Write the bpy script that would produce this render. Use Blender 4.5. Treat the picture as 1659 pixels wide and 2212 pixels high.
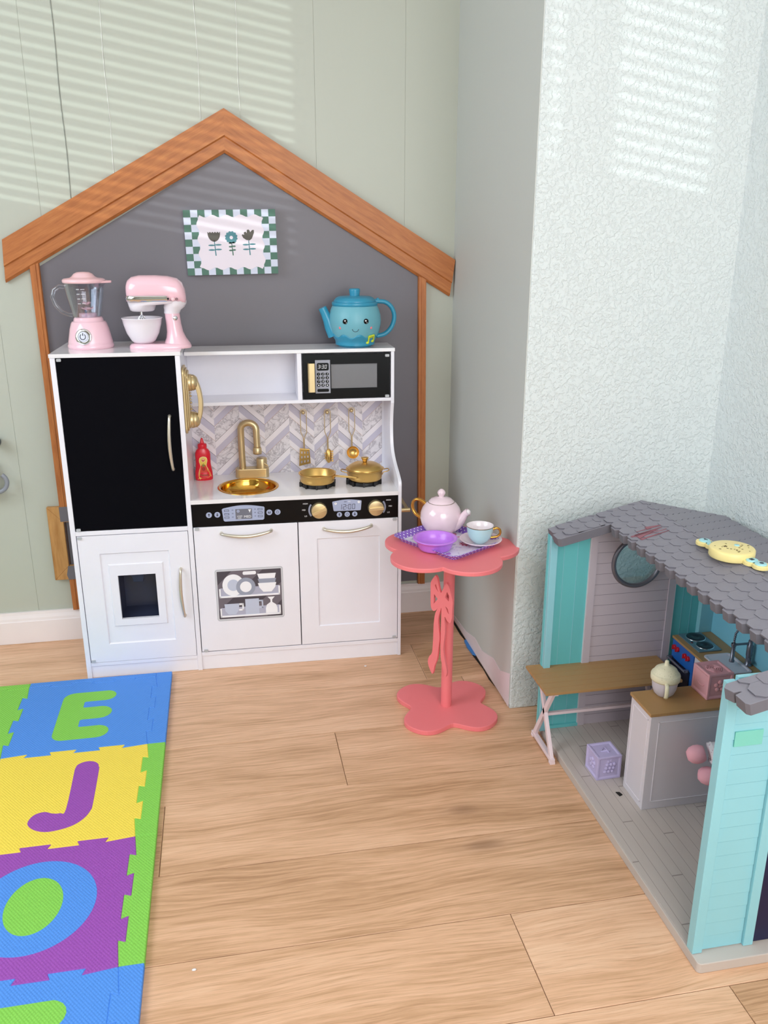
import bpy, bmesh, math, random
from mathutils import Vector, Matrix
random.seed(7)
PI = math.pi
S = bpy.context.scene
COL = S.collection
for o in list(bpy.data.objects): bpy.data.objects.remove(o)

# ------------------------------------------------------------------ camera
YAW, PITCH = 0.18796, 0.31478
cd = bpy.data.cameras.new('camera'); cam = bpy.data.objects.new('camera', cd); COL.objects.link(cam)
cd.sensor_fit = 'VERTICAL'; cd.sensor_height = 24.0; cd.lens = 24.0*1838.92/2212
cd.clip_start = 0.02
F = Vector((math.sin(YAW)*math.cos(PITCH), math.cos(YAW)*math.cos(PITCH), -math.sin(PITCH)))
Rv = Vector((math.cos(YAW), -math.sin(YAW), 0)); U = Rv.cross(F)
cam.matrix_world = Matrix(((Rv.x, U.x, -F.x, 0.40096), (Rv.y, U.y, -F.y, -2.45875), (Rv.z, U.z, -F.z, 1.15443), (0, 0, 0, 1)))
S.camera = cam

# ------------------------------------------------------------------ light
S.view_settings.view_transform = 'Standard'; S.view_settings.look = 'None'
S.view_settings.gamma = 1.0; S.view_settings.use_curve_mapping = False
S.view_settings.exposure = 0.03
w = bpy.data.worlds.new('world'); S.world = w; w.use_nodes = True
w.node_tree.nodes['Background'].inputs[0].default_value = (0.62, 0.75, 1.0, 1)
w.node_tree.nodes['Background'].inputs[1].default_value = 1.0

def area(name, loc, aim, sx, sy, power, color):
    l = bpy.data.lights.new(name, 'AREA'); l.shape = 'RECTANGLE'; l.size = sx; l.size_y = sy
    l.energy = power; l.color = color
    o = bpy.data.objects.new(name, l); COL.objects.link(o); o.location = loc
    o.rotation_euler = (Vector(aim)-Vector(loc)).to_track_quat('-Z', 'Z').to_euler()
    return o
# daylight coming in through the two windows (front wall behind the camera, and left wall)
area('daylight_front', (0.95, -3.22, 1.22), (0.95, -0.6, 0.2), 1.5, 1.8, 48, (1.0, 0.97, 0.95))
area('daylight_left', (-1.45, -1.45, 1.45), (0.8, -1.3, 0.0), 1.6, 1.5, 43, (0.80, 0.90, 1.0))
sl = bpy.data.lights.new('sun', 'SUN'); sl.energy = 3.2; sl.angle = math.radians(0.2); sl.color = (1, 0.97, 0.9)
so = bpy.data.objects.new('sun', sl); COL.objects.link(so)
so.rotation_euler = Vector((1.0, 0.62, -0.19)).to_track_quat('-Z', 'Z').to_euler()

# ------------------------------------------------------------------ materials
def lin(c):
    if isinstance(c, str):
        c = [int(c[i:i+2], 16)/255 for i in (0, 2, 4)]
    return tuple((x/12.92 if x <= 0.04045 else ((x+0.055)/1.055)**2.4) for x in c[:3])+(1,)
class NT:
    def __init__(s, name):
        s.m = bpy.data.materials.new(name); s.m.use_nodes = True; s.t = s.m.node_tree
        s.b = s.t.nodes['Principled BSDF']; s.out = s.t.nodes['Material Output']
    def n(s, typ, ins=None, **kw):
        x = s.t.nodes.new(typ)
        for k, v in kw.items(): setattr(x, k, v)
        for k, v in (ins or {}).items(): s.put(x.inputs[k], v)
        return x
    def put(s, sock, v):
        if isinstance(v, bpy.types.NodeSocket): s.t.links.new(v, sock)
        elif isinstance(v, bpy.types.Node): s.t.links.new(v.outputs[0], sock)
        else: sock.default_value = v
    def obj(s, sc=(1, 1, 1)):
        c = s.n('ShaderNodeTexCoord'); m = s.n('ShaderNodeMapping', {0: c.outputs['Object'], 3: sc}); return m.outputs[0]
    def math(s, op, a, b=0.0, c=0.0):
        return s.n('ShaderNodeMath', {0: a, 1: b, 2: c}, operation=op).outputs[0]
    def ramp(s, f, stops):
        r = s.n('ShaderNodeValToRGB', {0: f}); e = r.color_ramp.elements
        while len(e) < len(stops): e.new(0.5)
        for i, (p, c) in enumerate(stops): e[i].position = p; e[i].color = lin(c) if not isinstance(c, float) else (c, c, c, 1)
        return r.outputs[0]
    def noise(s, vec, scale, detail=2.0, rough=0.5):
        return s.n('ShaderNodeTexNoise', {'Vector': vec, 'Scale': scale, 'Detail': detail, 'Roughness': rough}).outputs[0]
    def mix(s, f, a, b):
        x = s.n('ShaderNodeMix', data_type='RGBA'); s.put(x.inputs[0], f); s.put(x.inputs[6], a); s.put(x.inputs[7], b); return x.outputs[2]
    def bump(s, h, strength=0.3, dist=0.001):
        s.put(s.b.inputs['Normal'], s.n('ShaderNodeBump', {'Strength': strength, 'Distance': dist, 'Height': h}))
    def base(s, v, rough=0.5, metal=0.0, **kw):
        s.put(s.b.inputs['Base Color'], v); s.put(s.b.inputs['Roughness'], rough); s.put(s.b.inputs['Metallic'], metal)
        for k, x in kw.items(): s.put(s.b.inputs[k.replace('_', ' ')], x)
        return s.m
MC = {}
def mat(name, col, rough=0.5, metal=0.0, var=0.03, bump=0.0, bscale=400.0, coat=0.0):
    """plain surface: slight colour noise, optional fine bump"""
    if name in MC: return MC[name]
    t = NT(name); v = t.obj()
    c = lin(col); nz = t.noise(v, 14.0, 3.0)
    lo = tuple(max(0, x*(1-var)) for x in c[:3])+(1,); hi = tuple(min(1, x*(1+var)) for x in c[:3])+(1,)
    t.base(t.mix(nz, lo, hi), rough, metal)
    if coat: t.b.inputs['Coat Weight'].default_value = coat; t.b.inputs['Coat Roughness'].default_value = 0.08
    if bump: t.bump(t.noise(v, bscale, 3.0), bump, 0.0006)
    MC[name] = t.m
    return t.m

WHITE = mat('white_laminate', 'f0eff8', 0.28, coat=0.15)
WHITE_TOP = mat('white_gloss_top', 'efedf0', 0.13, coat=0.4)
BLACKB = mat('black_chalkboard', '08080e', 0.7, bump=0.1); BLACKB.node_tree.nodes['Principled BSDF'].inputs['Specular IOR Level'].default_value = 0.05
BLACKG = mat('black_gloss', '030306', 0.3); BLACKG.node_tree.nodes['Principled BSDF'].inputs['Specular IOR Level'].default_value = 0.2
NAVY = mat('navy_plastic', '2b3045', 0.3)
GOLD = mat('satin_gold', 'd9c498', 0.36, 0.85)
BRASS = mat('polished_brass', 'dfa94e', 0.10, 1.0)
BRASS2 = mat('brushed_brass', 'd9b26a', 0.30, 0.92)
NICKEL = mat('champagne_metal', 'dcd5c6', 0.33, 0.8)
CHROME = mat('chrome', 'e6e6e8', 0.06, 1.0)
GREYP = mat('grey_clip_plastic', 'b9bcc0', 0.35)
BLACKP = mat('black_plastic', '101012', 0.4)
LCD = mat('lcd_blue_grey', 'a9b2cf', 0.4)
LCDD = mat('lcd_dark_grey', '70727f', 0.4)
INK = mat('print_dark', '2a2a3a', 0.5)
INKW = mat('print_white', 'f4f4f8', 0.5)
PINK = mat('pink_gloss_plastic', 'f7cbd8', 0.16, coat=0.5)
PINKL = mat('pink_lid_plastic', 'f7cbd2', 0.25, coat=0.3)
WPLAST = mat('white_plastic', 'efe9f1', 0.25, coat=0.3)
TEAL = mat('teal_matte_plastic', '2f93b5', 0.35, coat=0.2)
TEALL = mat('pale_teal_plastic', '6fb2c2', 0.42)
CORAL = mat('coral_painted_wood', 'f07f84', 0.45, bump=0.06)
RED = mat('red_plastic', 'e0152c', 0.28, coat=0.3)
CREAMP = mat('label_cream', 'f7e3a0', 0.4)
OAKP = None

def wood_stain():
    t = NT('orange_stained_pine'); c = t.n('ShaderNodeTexCoord')
    u = t.n('ShaderNodeUVMap').outputs[0]
    v = t.n('ShaderNodeMapping', {0: u, 3: (1.0, 9.0, 1.0)}).outputs[0]
    a = t.noise(v, 3.0, 4.0, 0.6); b = t.noise(t.n('ShaderNodeMapping', {0: u, 3: (2.0, 60.0, 1.0)}).outputs[0], 6.0, 2.0)
    k = t.math('ADD', t.math('MULTIPLY', a, 0.7), t.math('MULTIPLY', b, 0.3))
    t.base(t.ramp(k, [(0.3, '9c5829'), (0.52, 'b66e38'), (0.75, 'c68347')]), 0.42)
    t.bump(b, 0.15, 0.0006); return t.m
STAIN = wood_stain()
def raw_wood():
    t = NT('bare_pine'); v = t.obj((1, 1, 0.15))
    a = t.noise(v, 60.0, 4.0, 0.6)
    t.base(t.ramp(a, [(0.3, 'a9743a'), (0.7, 'cc9a5e')]), 0.55); return t.m
RAWW = raw_wood()

def oak_floor():
    t = NT('oak_laminate_floor'); g = t.n('ShaderNodeNewGeometry'); rnd = g.outputs['Random Per Island']
    c = t.n('ShaderNodeTexCoord').outputs['Object']
    off = t.n('ShaderNodeCombineXYZ', {0: t.math('MULTIPLY', rnd, 37.0), 1: t.math('MULTIPLY', rnd, 11.0), 2: t.math('MULTIPLY', rnd, 5.0)})
    p = t.n('ShaderNodeVectorMath', {0: c, 1: off}, operation='ADD').outputs[0]
    warp = t.n('ShaderNodeTexNoise', {'Vector': t.n('ShaderNodeMapping', {0: p, 3: (1.5, 4.0, 1)}).outputs[0], 'Scale': 1.6, 'Detail': 2.0})
    pw = t.n('ShaderNodeVectorMath', {0: p, 1: t.n('ShaderNodeVectorMath', {0: warp.outputs[1], 3: 0.055}, operation='SCALE').outputs[0]}, operation='ADD').outputs[0]
    fine = t.noise(t.n('ShaderNodeMapping', {0: pw, 3: (2.2, 55.0, 1)}).outputs[0], 3.5, 6.0, 0.62)
    broad = t.noise(t.n('ShaderNodeMapping', {0: pw, 3: (1.0, 7.5, 1)}).outputs[0], 1.7, 4.0, 0.55)
    vein = t.noise(t.n('ShaderNodeMapping', {0: pw, 3: (3.0, 120.0, 1)}).outputs[0], 5.0, 3.0, 0.6)
    vo = t.n('ShaderNodeTexVoronoi', {'Vector': t.n('ShaderNodeMapping', {0: pw, 3: (1.0, 2.6, 0)}).outputs[0], 'Scale': 1.7}).outputs[0]
    knot = t.ramp(vo, [(0.0, 1.0), (0.035, 0.8), (0.08, 0.22), (0.15, 0.0)])
    k = t.math('ADD', t.math('ADD', t.math('MULTIPLY', fine, 0.55), t.math('MULTIPLY', broad, 0.45)), t.math('MULTIPLY', t.math('SUBTRACT', rnd, 0.5), 0.16))
    col = t.ramp(k, [(0.30, 'a97f5b'), (0.43, 'cb9f7a'), (0.55, 'e1b491'), (0.72, 'f0c9a8')])
    col = t.mix(t.ramp(vein, [(0.34, 0.38), (0.46, 0.0)]), col, lin('a77c5a'))
    col = t.mix(t.math('MULTIPLY', knot, 0.62), col, lin('6d4c33'))
    t.base(col, 0.43)
    t.bump(t.math('ADD', fine, vein), 0.12, 0.0008); return t.m
FLOORM = oak_floor()

def paint(name, col, kd=0.0, streak=False, var=0.015, rough=0.55):
    t = NT(name); v = t.obj()
    c = lin(col); nz = t.noise(v, 1.3, 3.0)
    t.base(t.mix(nz, tuple(x*(1-var) for x in c[:3])+(1,), tuple(min(1, x*(1+var)) for x in c[:3])+(1,)), rough)
    if kd:
        a = t.noise(v, 105.0, 3.0, 0.6)
        b = t.noise(v, 40.0, 2.0, 0.5)
        h = t.ramp(t.math('ADD', t.math('MULTIPLY', a, 0.75), t.math('MULTIPLY', b, 0.25)), [(0.44, 0.0), (0.55, 1.0)])
        t.bump(h, kd, 0.0035)
    elif streak:
        t.bump(t.noise(t.obj((90, 90, 9)), 2.0, 4.0), 0.25, 0.001)
    else:
        t.bump(t.noise(v, 220.0, 2.0), 0.05, 0.0006)
    return t.m
SAGE = paint('sage_wall_paint', 'b9bdb1', rough=0.42)
SAGEK = paint('sage_textured_lit', 'dde4e4', kd=0.5)  # same sage paint, lightened to put the alcove's brighter light into its colour
SAGES = paint('sage_side_paint', 'c9ccc8', streak=True)
GREYW = paint('grey_accent_paint', '6e6a71', rough=0.42)
TRIMW = mat('white_trim_paint', 'efe6e6', 0.4)
CEIL = mat('ceiling_white', 'f2f2ef', 0.8)

def clear_plastic(name, tint='f2f4f8', gloss=0.10):
    t = NT(name)
    tr = t.n('ShaderNodeBsdfTransparent', {0: lin(tint)}); gl = t.n('ShaderNodeBsdfGlossy', {0: (1, 1, 1, 1), 'Roughness': 0.05})
    lw = t.n('ShaderNodeLayerWeight', {0: 0.35}); f = t.math('MULTIPLY_ADD', lw.outputs[1], 0.55, gloss*0.5)
    mx = t.n('ShaderNodeMixShader', {0: f, 1: tr, 2: gl}); t.t.links.new(mx.outputs[0], t.out.inputs[0]); return t.m
CLEAR = clear_plastic('clear_plastic')
GLASS = clear_plastic('window_film', 'dfe8ea', 0.10)
def smoked():
    t = NT('smoked_window'); t.base(lin('8c8c90'), 0.18, 0.0, Alpha=0.72); return t.m
SMOKE = smoked()

# ------------------------------------------------------------------ mesh helper
def arc(cx, cy, r, a0, a1, n=12):
    return [(cx+r*math.cos(math.radians(a0+(a1-a0)*i/n)), cy+r*math.sin(math.radians(a0+(a1-a0)*i/n))) for i in range(n+1)]
def rrect(x0, y0, x1, y1, r, n=5):
    return arc(x1-r, y1-r, r, 0, 90, n)+arc(x0+r, y1-r, r, 90, 180, n)+arc(x0+r, y0+r, r, 180, 270, n)+arc(x1-r, y0+r, r, 270, 360, n)
def circ(cx, cy, r, n=28, ry=None):
    ry = ry or r
    return [(cx+r*math.cos(2*PI*i/n), cy+ry*math.sin(2*PI*i/n)) for i in range(n)]
def FR(y, x=0, z=0):            # local (u, v, w) -> (x+u, y-w, z+v): a vertical face looking towards -y
    return Matrix(((1, 0, 0, x), (0, 0, -1, y), (0, 1, 0, z), (0, 0, 0, 1)))
def T(x, y, z): return Matrix.Translation((x, y, z))
def RZ(a): return Matrix.Rotation(a, 4, 'Z')

class MB:
    def __init__(s, M=None): s.bm = bmesh.new(); s.mats = []; s.M = M or Matrix()
    def mi(s, m):
        if m not in s.mats: s.mats.append(m)
        return s.mats.index(m)
    def v(s, p, M=None):
        p = Vector(p); p = (M @ p) if M else p
        return s.bm.verts.new(s.M @ p)
    def f(s, vs, m, smooth=False):
        try: fc = s.bm.faces.new(vs)
        except ValueError: return None
        fc.material_index = s.mi(m); fc.smooth = smooth; return fc
    def box(s, x0, x1, y0, y1, z0, z1, m, M=None):
        p = [s.v((x, y, z), M) for z in (z0, z1) for y in (y0, y1) for x in (x0, x1)]
        for q in ((0, 2, 3, 1), (4, 5, 7, 6), (0, 1, 5, 4), (2, 6, 7, 3), (0, 4, 6, 2), (1, 3, 7, 5)): s.f([p[i] for i in q], m)
        return s
    def prism(s, pts, a, b, m, M=None, smooth=False, side=None):
        A = sum(pts[i][0]*pts[(i+1) % len(pts)][1]-pts[(i+1) % len(pts)][0]*pts[i][1] for i in range(len(pts)))
        if A < 0: pts = pts[::-1]
        lo = [s.v((p[0], p[1], a), M) for p in pts]; hi = [s.v((p[0], p[1], b), M) for p in pts]
        s.f(hi, m); s.f(lo[::-1], m)
        if smooth: lo = [s.v((p[0], p[1], a), M) for p in pts]; hi = [s.v((p[0], p[1], b), M) for p in pts]
        n = len(pts)
        for i in range(n): s.f([lo[i], lo[(i+1) % n], hi[(i+1) % n], hi[i]], side or m, smooth)
        return s
    def loft(s, rings, m, M=None, smooth=True, caps=True, closed=True, loop=False):
        R = [[s.v(p, M) for p in r] for r in rings]; n = len(R[0])
        rr = list(zip(R, R[1:]))+([(R[-1], R[0])] if loop else [])
        for A, B in rr:
            for i in range(n if closed else n-1): s.f([A[i], A[(i+1) % n], B[(i+1) % n], B[i]], m, smooth)
        if caps and not loop:
            for r, rv in ((rings[0], True), (rings[-1], False)):
                vs = [s.v(p, M) for p in r]; s.f(vs[::-1] if rv else vs, m)
        return s
    def lathe(s, prof, m, M=None, n=40, smooth=True):
        seg = []; cur = []
        for p in prof:
            if p is None: seg.append(cur); cur = [cur[-1]]
            else: cur.append(p)
        seg.append(cur)
        for sg in seg:
            rings = []
            for r, z in sg:
                rings.append([s.v((0, 0, z), M)] if r < 1e-6 else [s.v((r*math.cos(2*PI*i/n), r*math.sin(2*PI*i/n), z), M) for i in range(n)])
            for A, B in zip(rings, rings[1:]):
                if len(A) == len(B) == 1: continue
                for i in range(n):
                    j = (i+1) % n
                    q = [A[0], B[j], B[i]] if len(A) == 1 else ([A[i], A[j], B[0]] if len(B) == 1 else [A[i], A[j], B[j], B[i]])
                    s.f(q, m, smooth)
        return s
    def tube(s, path, r, m, M=None, n=10, closed=False, caps=True, flat=1.0):
        P = [Vector(p) for p in path]; N = len(P); rings = []
        rs = r if isinstance(r, (list, tuple)) else [r]*N
        up = None
        for i in range(N):
            d = (P[(i+1) % N]-P[i-1]) if closed else (P[min(i+1, N-1)]-P[max(i-1, 0)])
            d.normalize()
            if up is None:
                up = Vector((0, 0, 1)) if abs(d.z) < 0.9 else Vector((0, 1, 0))
            a = d.cross(up).normalized(); b = a.cross(d).normalized(); up = b
            rings.append([P[i]+a*rs[i]*math.cos(2*PI*k/n)+b*rs[i]*flat*math.sin(2*PI*k/n) for k in range(n)])
        return s.loft(rings, m, M, True, caps and not closed, True, closed)
    def ell(s, c, r, m, M=None, n=24):
        r = r if isinstance(r, (list, tuple)) else (r, r, r)
        k = n//2
        MM = (M or Matrix()) @ Matrix.Translation(c) @ Matrix.Diagonal((*r, 1))
        return s.lathe([(math.sin(PI*i/k), -math.cos(PI*i/k)) for i in range(k+1)], m, MM, n)
    def text(s, txt, size, m, M, depth=0.0003, align='CENTER', shear=0.0, sx=1.0):
        cu = bpy.data.curves.new('t', 'FONT'); cu.body = txt; cu.size = size; cu.align_x = align; cu.align_y = 'CENTER'; cu.shear = shear
        cu.extrude = depth; cu.resolution_u = 3
        ob = bpy.data.objects.new('t', cu); me = bpy.data.meshes.new_from_object(ob)
        vs = [s.v((v.co.x*sx, v.co.y, v.co.z), M) for v in me.vertices]
        for p in me.polygons: s.f([vs[i] for i in p.vertices], m)
        bpy.data.objects.remove(ob); bpy.data.curves.remove(cu); bpy.data.meshes.remove(me)
        return s
    def out(s, name, parent=None, bevel=0.0, seg=2, loc=None, subs=0, **props):
        bmesh.ops.recalc_face_normals(s.bm, faces=s.bm.faces) if props.pop('recalc', True) else None
        me = bpy.data.meshes.new(name); s.bm.to_mesh(me); s.bm.free()
        for m in s.mats: me.materials.append(m)
        o = bpy.data.objects.new(name, me); COL.objects.link(o)
        if parent is not None: o.parent = parent
        if loc is not None:
            me.transform(Matrix.Translation(-Vector(loc))); o.location = loc
        if subs:
            md = o.modifiers.new('s', 'SUBSURF'); md.levels = subs; md.render_levels = subs
        if bevel:
            md = o.modifiers.new('b', 'BEVEL'); md.width = bevel; md.segments = seg; md.limit_method = 'ANGLE'; md.angle_limit = math.radians(40)
            md.harden_normals = False
        for k, v in props.items(): o[k] = v
        return o
def thing(name, label, cat, loc=(0, 0, 0), rz=0.0, group=None, rot=None):
    o = bpy.data.objects.new(name, None); COL.objects.link(o); o.empty_display_size = 0.05
    o.location = loc; o.rotation_euler = rot or (0, 0, rz); o['label'] = label; o['category'] = cat
    if group: o['group'] = group
    return o
def struct(o): o['kind'] = 'structure'; return o
def rectloop(x0, y0, x1, y1, n=12):
    """n points per side, anticlockwise, starting bottom-left"""
    P = []
    for a, b in (((x0, y0), (x1, y0)), ((x1, y0), (x1, y1)), ((x1, y1), (x0, y1)), ((x0, y1), (x0, y0))):
        P += [(a[0]+(b[0]-a[0])*i/n, a[1]+(b[1]-a[1])*i/n) for i in range(n)]
    return P
def circloop(cx, cy, r, n=12, ry=None):
    ry = ry or r
    return [(cx+r*math.cos(-3*PI/4+2*PI*i/(4*n)), cy+ry*math.sin(-3*PI/4+2*PI*i/(4*n))) for i in range(4*n)]
def bow_handle(a, b, out, bulge, r, m, name, parent, M):
    """bow handle from a to b (u,v) standing off `out`, bowed sideways by `bulge`"""
    mb = MB(M); n = 20; P = []; rs = []
    ax = Vector((b[0]-a[0], b[1]-a[1])); L = ax.length; ax.normalize(); pr = Vector((ax.y, -ax.x))
    P.append((a[0], a[1], 0)); rs.append(r)
    for i in range(n+1):
        t = i/n; c = math.sin(PI*t)
        q = Vector(a)+ax*(L*t)+pr*(bulge*c)
        P.append((q.x, q.y, out*(0.45+0.55*math.sin(PI*min(1, max(0, t*0.96+0.02)))**0.5))); rs.append(r*(0.8+0.25*c))
    P.append((b[0], b[1], 0)); rs.append(r)
    mb.tube(P, rs, m, n=12, flat=1.0)
    return mb.out(name, parent)
# ------------------------------------------------------------------ room shell
XL, XR, YF, ZC = -1.62, 1.5568, -3.32, 2.35
XN, YN = 1.0745, -0.6356
ROWS = [(-0.022-0.2125*k) for k in range(-1, 20)]
JOINTS = {1: [-0.6, 0.904], 2: [-0.45, 1.0], 3: [-0.9, 0.621], 4: [-1.1, 0.229], 5: [-0.35, 1.34], 6: [-0.6, 0.852], 7: [-0.2, 1.15], 8: [-0.9, 0.45]}
mb = MB(); mb.box(XL, XR+.1, YF, .0, -0.03, -0.0018, mat('seam_dark', '6b4c34', 0.8))
for k in range(len(ROWS)-1):
    y1, y0 = min(ROWS[k], 0.0), max(ROWS[k+1], YF)
    if y1 <= y0: continue
    js = JOINTS.get(k-1, None) or [-0.9+0.37*k % 1.3, 0.5]
    xs = [XL]+sorted(js)+[XR+.1]
    for a, b in zip(xs, xs[1:]):
        g = 0.0006; h = 0.0008
        mb.loft([[(a+g, y0+g, -.0018), (b-g, y0+g, -.0018), (b-g, y1-g, -.0018), (a+g, y1-g, -.0018)],
                 [(a+g, y0+g, -h), (b-g, y0+g, -h), (b-g, y1-g, -h), (a+g, y1-g, -h)],
                 [(a+g+h, y0+g+h, 0), (b-g-h, y0+g+h, 0), (b-g-h, y1-g-h, 0), (a+g+h, y1-g-h, 0)]], FLOORM, smooth=False)
struct(mb.out('floor', recalc=False))

GX = [-1.3, -0.97, -0.6, -0.172, -0.035, 0.044, 0.157, 0.386, 0.487, 0.6835, 0.9265]
mb = MB(); xs = [XL-.1]+GX+[XN+.1]
for a, b in zip(xs, xs[1:]): mb.box(a+.0003, b-.0003, 0.0, 0.02, 0, ZC, SAGE)
mb.box(XL-.1, XN+.1, 0.0014, 0.1, 0, ZC, mat('groove_shadow_paint', 'b4b8ab', 0.7))
struct(mb.out('wall_back'))
# raised bits of old caulk along three grooves
mb = MB()
CRK = mat('old_crack_line', '8f938b', .8); CLK = mat('caulk_white', 'e3e4df', .5)
for x, m_, zl in ((0.044, CRK, 1.20), (0.157, CLK, 1.29), (0.386, CLK, 1.44), (0.487, CLK, 1.46)):
    P = [(x+0.0013*math.sin(z*23+x*40), -0.0002, z) for z in [zl+0.05*i for i in range(int((ZC-zl)/.05))]]
    mb.tube(P, 0.0014 if m_ is CRK else .0009, m_, n=5)
struct(mb.out('trim_1'))
# alcove block to the right of the kitchen
mb = MB(); mb.box(XN, XR+.2, YN, 0.1, 0, ZC, SAGEK)
o = mb.out('wall_alcove', bevel=0.003); struct(o)
mb = MB(); mb.box(XN-.0022, XN+.001, YN+.003, -0.0, 0.012, ZC, SAGES); struct(mb.out('wall_alcove_side'))
mb = MB(); mb.box(XR, XR+.12, YF-.1, YN, 0, ZC, SAGEK); struct(mb.out('wall_right'))
mb = MB(); mb.box(XL-.1, XR+.12, YF-.1, 0.1, ZC, ZC+.05, CEIL); struct(mb.out('ceiling'))
def wall_open(name, axis, c, t, a0, a1, holes):
    """wall in plane x=c or y=c from a0..a1 with rectangular openings (u0,u1,z0,z1)"""
    mb = MB()
    us = sorted({a0, a1} | {h[0] for h in holes} | {h[1] for h in holes})
    for u0, u1 in zip(us, us[1:]):
        zz = [0]
        for h in sorted(holes, key=lambda h: h[2]):
            if h[0] <= u0 and u1 <= h[1]: zz += [h[2], h[3]]
        zz.append(ZC)
        for z0, z1 in zip(zz[::2], zz[1::2]):
            if axis == 'y': mb.box(u0, u1, min(c, c+t), max(c, c+t), z0, z1, SAGE)
            else: mb.box(min(c, c+t), max(c, c+t), u0, u1, z0, z1, SAGE)
    return struct(mb.out(name))
WL = [(-1.459, -0.90, 1.50, 2.20), (-2.617, -2.306, 1.80, 2.30)]
wall_open('wall_left', 'x', XL, -.1, YF-.1, .1, WL)
wall_open('wall_front', 'y', YF, -.1, XL, XR, [(0.15, 1.5, .32, 2.1)])
fm = mat('window_frame_white', 'eeeeea', 0.4)
def win(name, axis, u0, u1, z0, z1):
    t = thing(name, '', ''); del t['label']; del t['category']; struct(t)
    mb = MB(); g = .03
    def bx(a, b, c, d, m, q0=-.06, q1=-.03):
        if axis == 'x': mb.box(XL+q0, XL+q1, a, b, c, d, m)
        else: mb.box(a, b, YF+q0, YF+q1, c, d, m)
    if name == 'window_2': bx(-2.428, -2.372, z0, z1, fm)
    for a, b, c, d in ((u0, u1, z0, z0+g), (u0, u1, z1-g, z1), (u0, u0+g, z0, z1), (u1-g, u1, z0, z1)): bx(a, b, c, d, fm)
    mb.out('window_frame', t)
    mb = MB(); bx(u0, u1, z0, z1, GLASS, -.048, -.045); mb.out('pane', t)
    mb = MB(); z = z0+.02; th = math.radians(30)
    while z < z1-.02:
        dx, dz = .0125*math.cos(th), .0125*math.sin(th)
        for sgn in (1,):
            if axis == 'x': q = [(XL-.015-dx, u0+.004, z-dz), (XL-.015+dx, u0+.004, z+dz), (XL-.015+dx, u1-.004, z+dz), (XL-.015-dx, u1-.004, z-dz)]
            else: q = [(u0+.004, YF-.015-dx, z-dz), (u0+.004, YF-.015+dx, z+dz), (u1-.004, YF-.015+dx, z+dz), (u1-.004, YF-.015-dx, z-dz)]
            lo = [mb.v(p) for p in q]; hi = [mb.v((p[0], p[1], p[2]+.0012)) for p in q]
            mb.f(lo, fm); mb.f(hi, fm)
            for i in range(4): mb.f([lo[i], lo[(i+1) % 4], hi[(i+1) % 4], hi[i]], fm)
        z += .0285
    o = mb.out('blind_slats', t); o['kind'] = 'stuff'
    return t
win('window_1', 'x', *WL[0]); win('window_2', 'x', *WL[1]); win('window_3', 'y', 0.15, 1.5, .32, 2.1)

# baseboard along the back wall
prof = [(0, 0), (-.014, 0), (-.014, .068), (-.0125, .071), (-.0115, .078), (-.008, .088), (-.007, .0957), (0, .0957)]
mb = MB()
mb.loft([[(x, p[0], p[1]) for p in prof] for x in (XL, XN-.0022)], TRIMW, smooth=False)
struct(mb.out('baseboard_back'))
mb = MB()
mb.loft([[(XL-p[0], y, p[1]) for p in prof] for y in (YF, -0.014)], TRIMW, smooth=False)
struct(mb.out('baseboard_left'))
# bare unpainted strip and dark gap where the alcove side has lost its baseboard
PWALL = mat('unpainted_drywall', 'e6d8dc', 0.7, bump=0.2, var=0.08)
mb = MB(MB and Matrix(((0, 0, -1, XN-.0020), (1, 0, 0, 0), (0, 1, 0, 0), (0, 0, 0, 1))))
mb.prism([(YN+.002, .006), (-.02, .006), (-.02, .012), (-.12, .022), (-.24, .030), (-.33, .052), (-.40, .046), (-.50, .075), (-.56, .070), (YN+.002, .10)], 0, .0012, PWALL)
struct(mb.out('baseboard_alcove'))
mb = MB(); mb.prism([(XN-.002, -.52), (XN-.002, -.03), (XN-.007, -.03), (XN-.009, -.2), (XN-.0055, -.24), (XN-.010, -.34), (XN-.004, -.42), (XN-.006, -.48)], 0.0002, .0012, mat('gap_dark', '1c1512', 0.9))
struct(mb.out('trim_2'))
mb = MB(); mb.prism([(XN-.0022, -.345), (XN-.0022, -.245), (XN-.010, -.25), (XN-.013, -.29), (XN-.010, -.335)], 0.001, .006, mat('blue_painters_tape', '3f7fc4', 0.6))
mb.out('painters_tape', loc=(XN-.008, -.3, .001), label='scrap of blue tape poking from the gap at the foot of the alcove side wall', category='tape')

# grey painted panel on the wall inside the wooden house outline
mb = MB(FR(0)); mb.prism([(-.055, 1.075), (.441, 1.36), (.985, 1.03), (.985, .104), (.925, .104), (.92, .100), (-.055, .1)], 0.0003, .0016, GREYW)
struct(mb.out('trim_3'))

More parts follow.
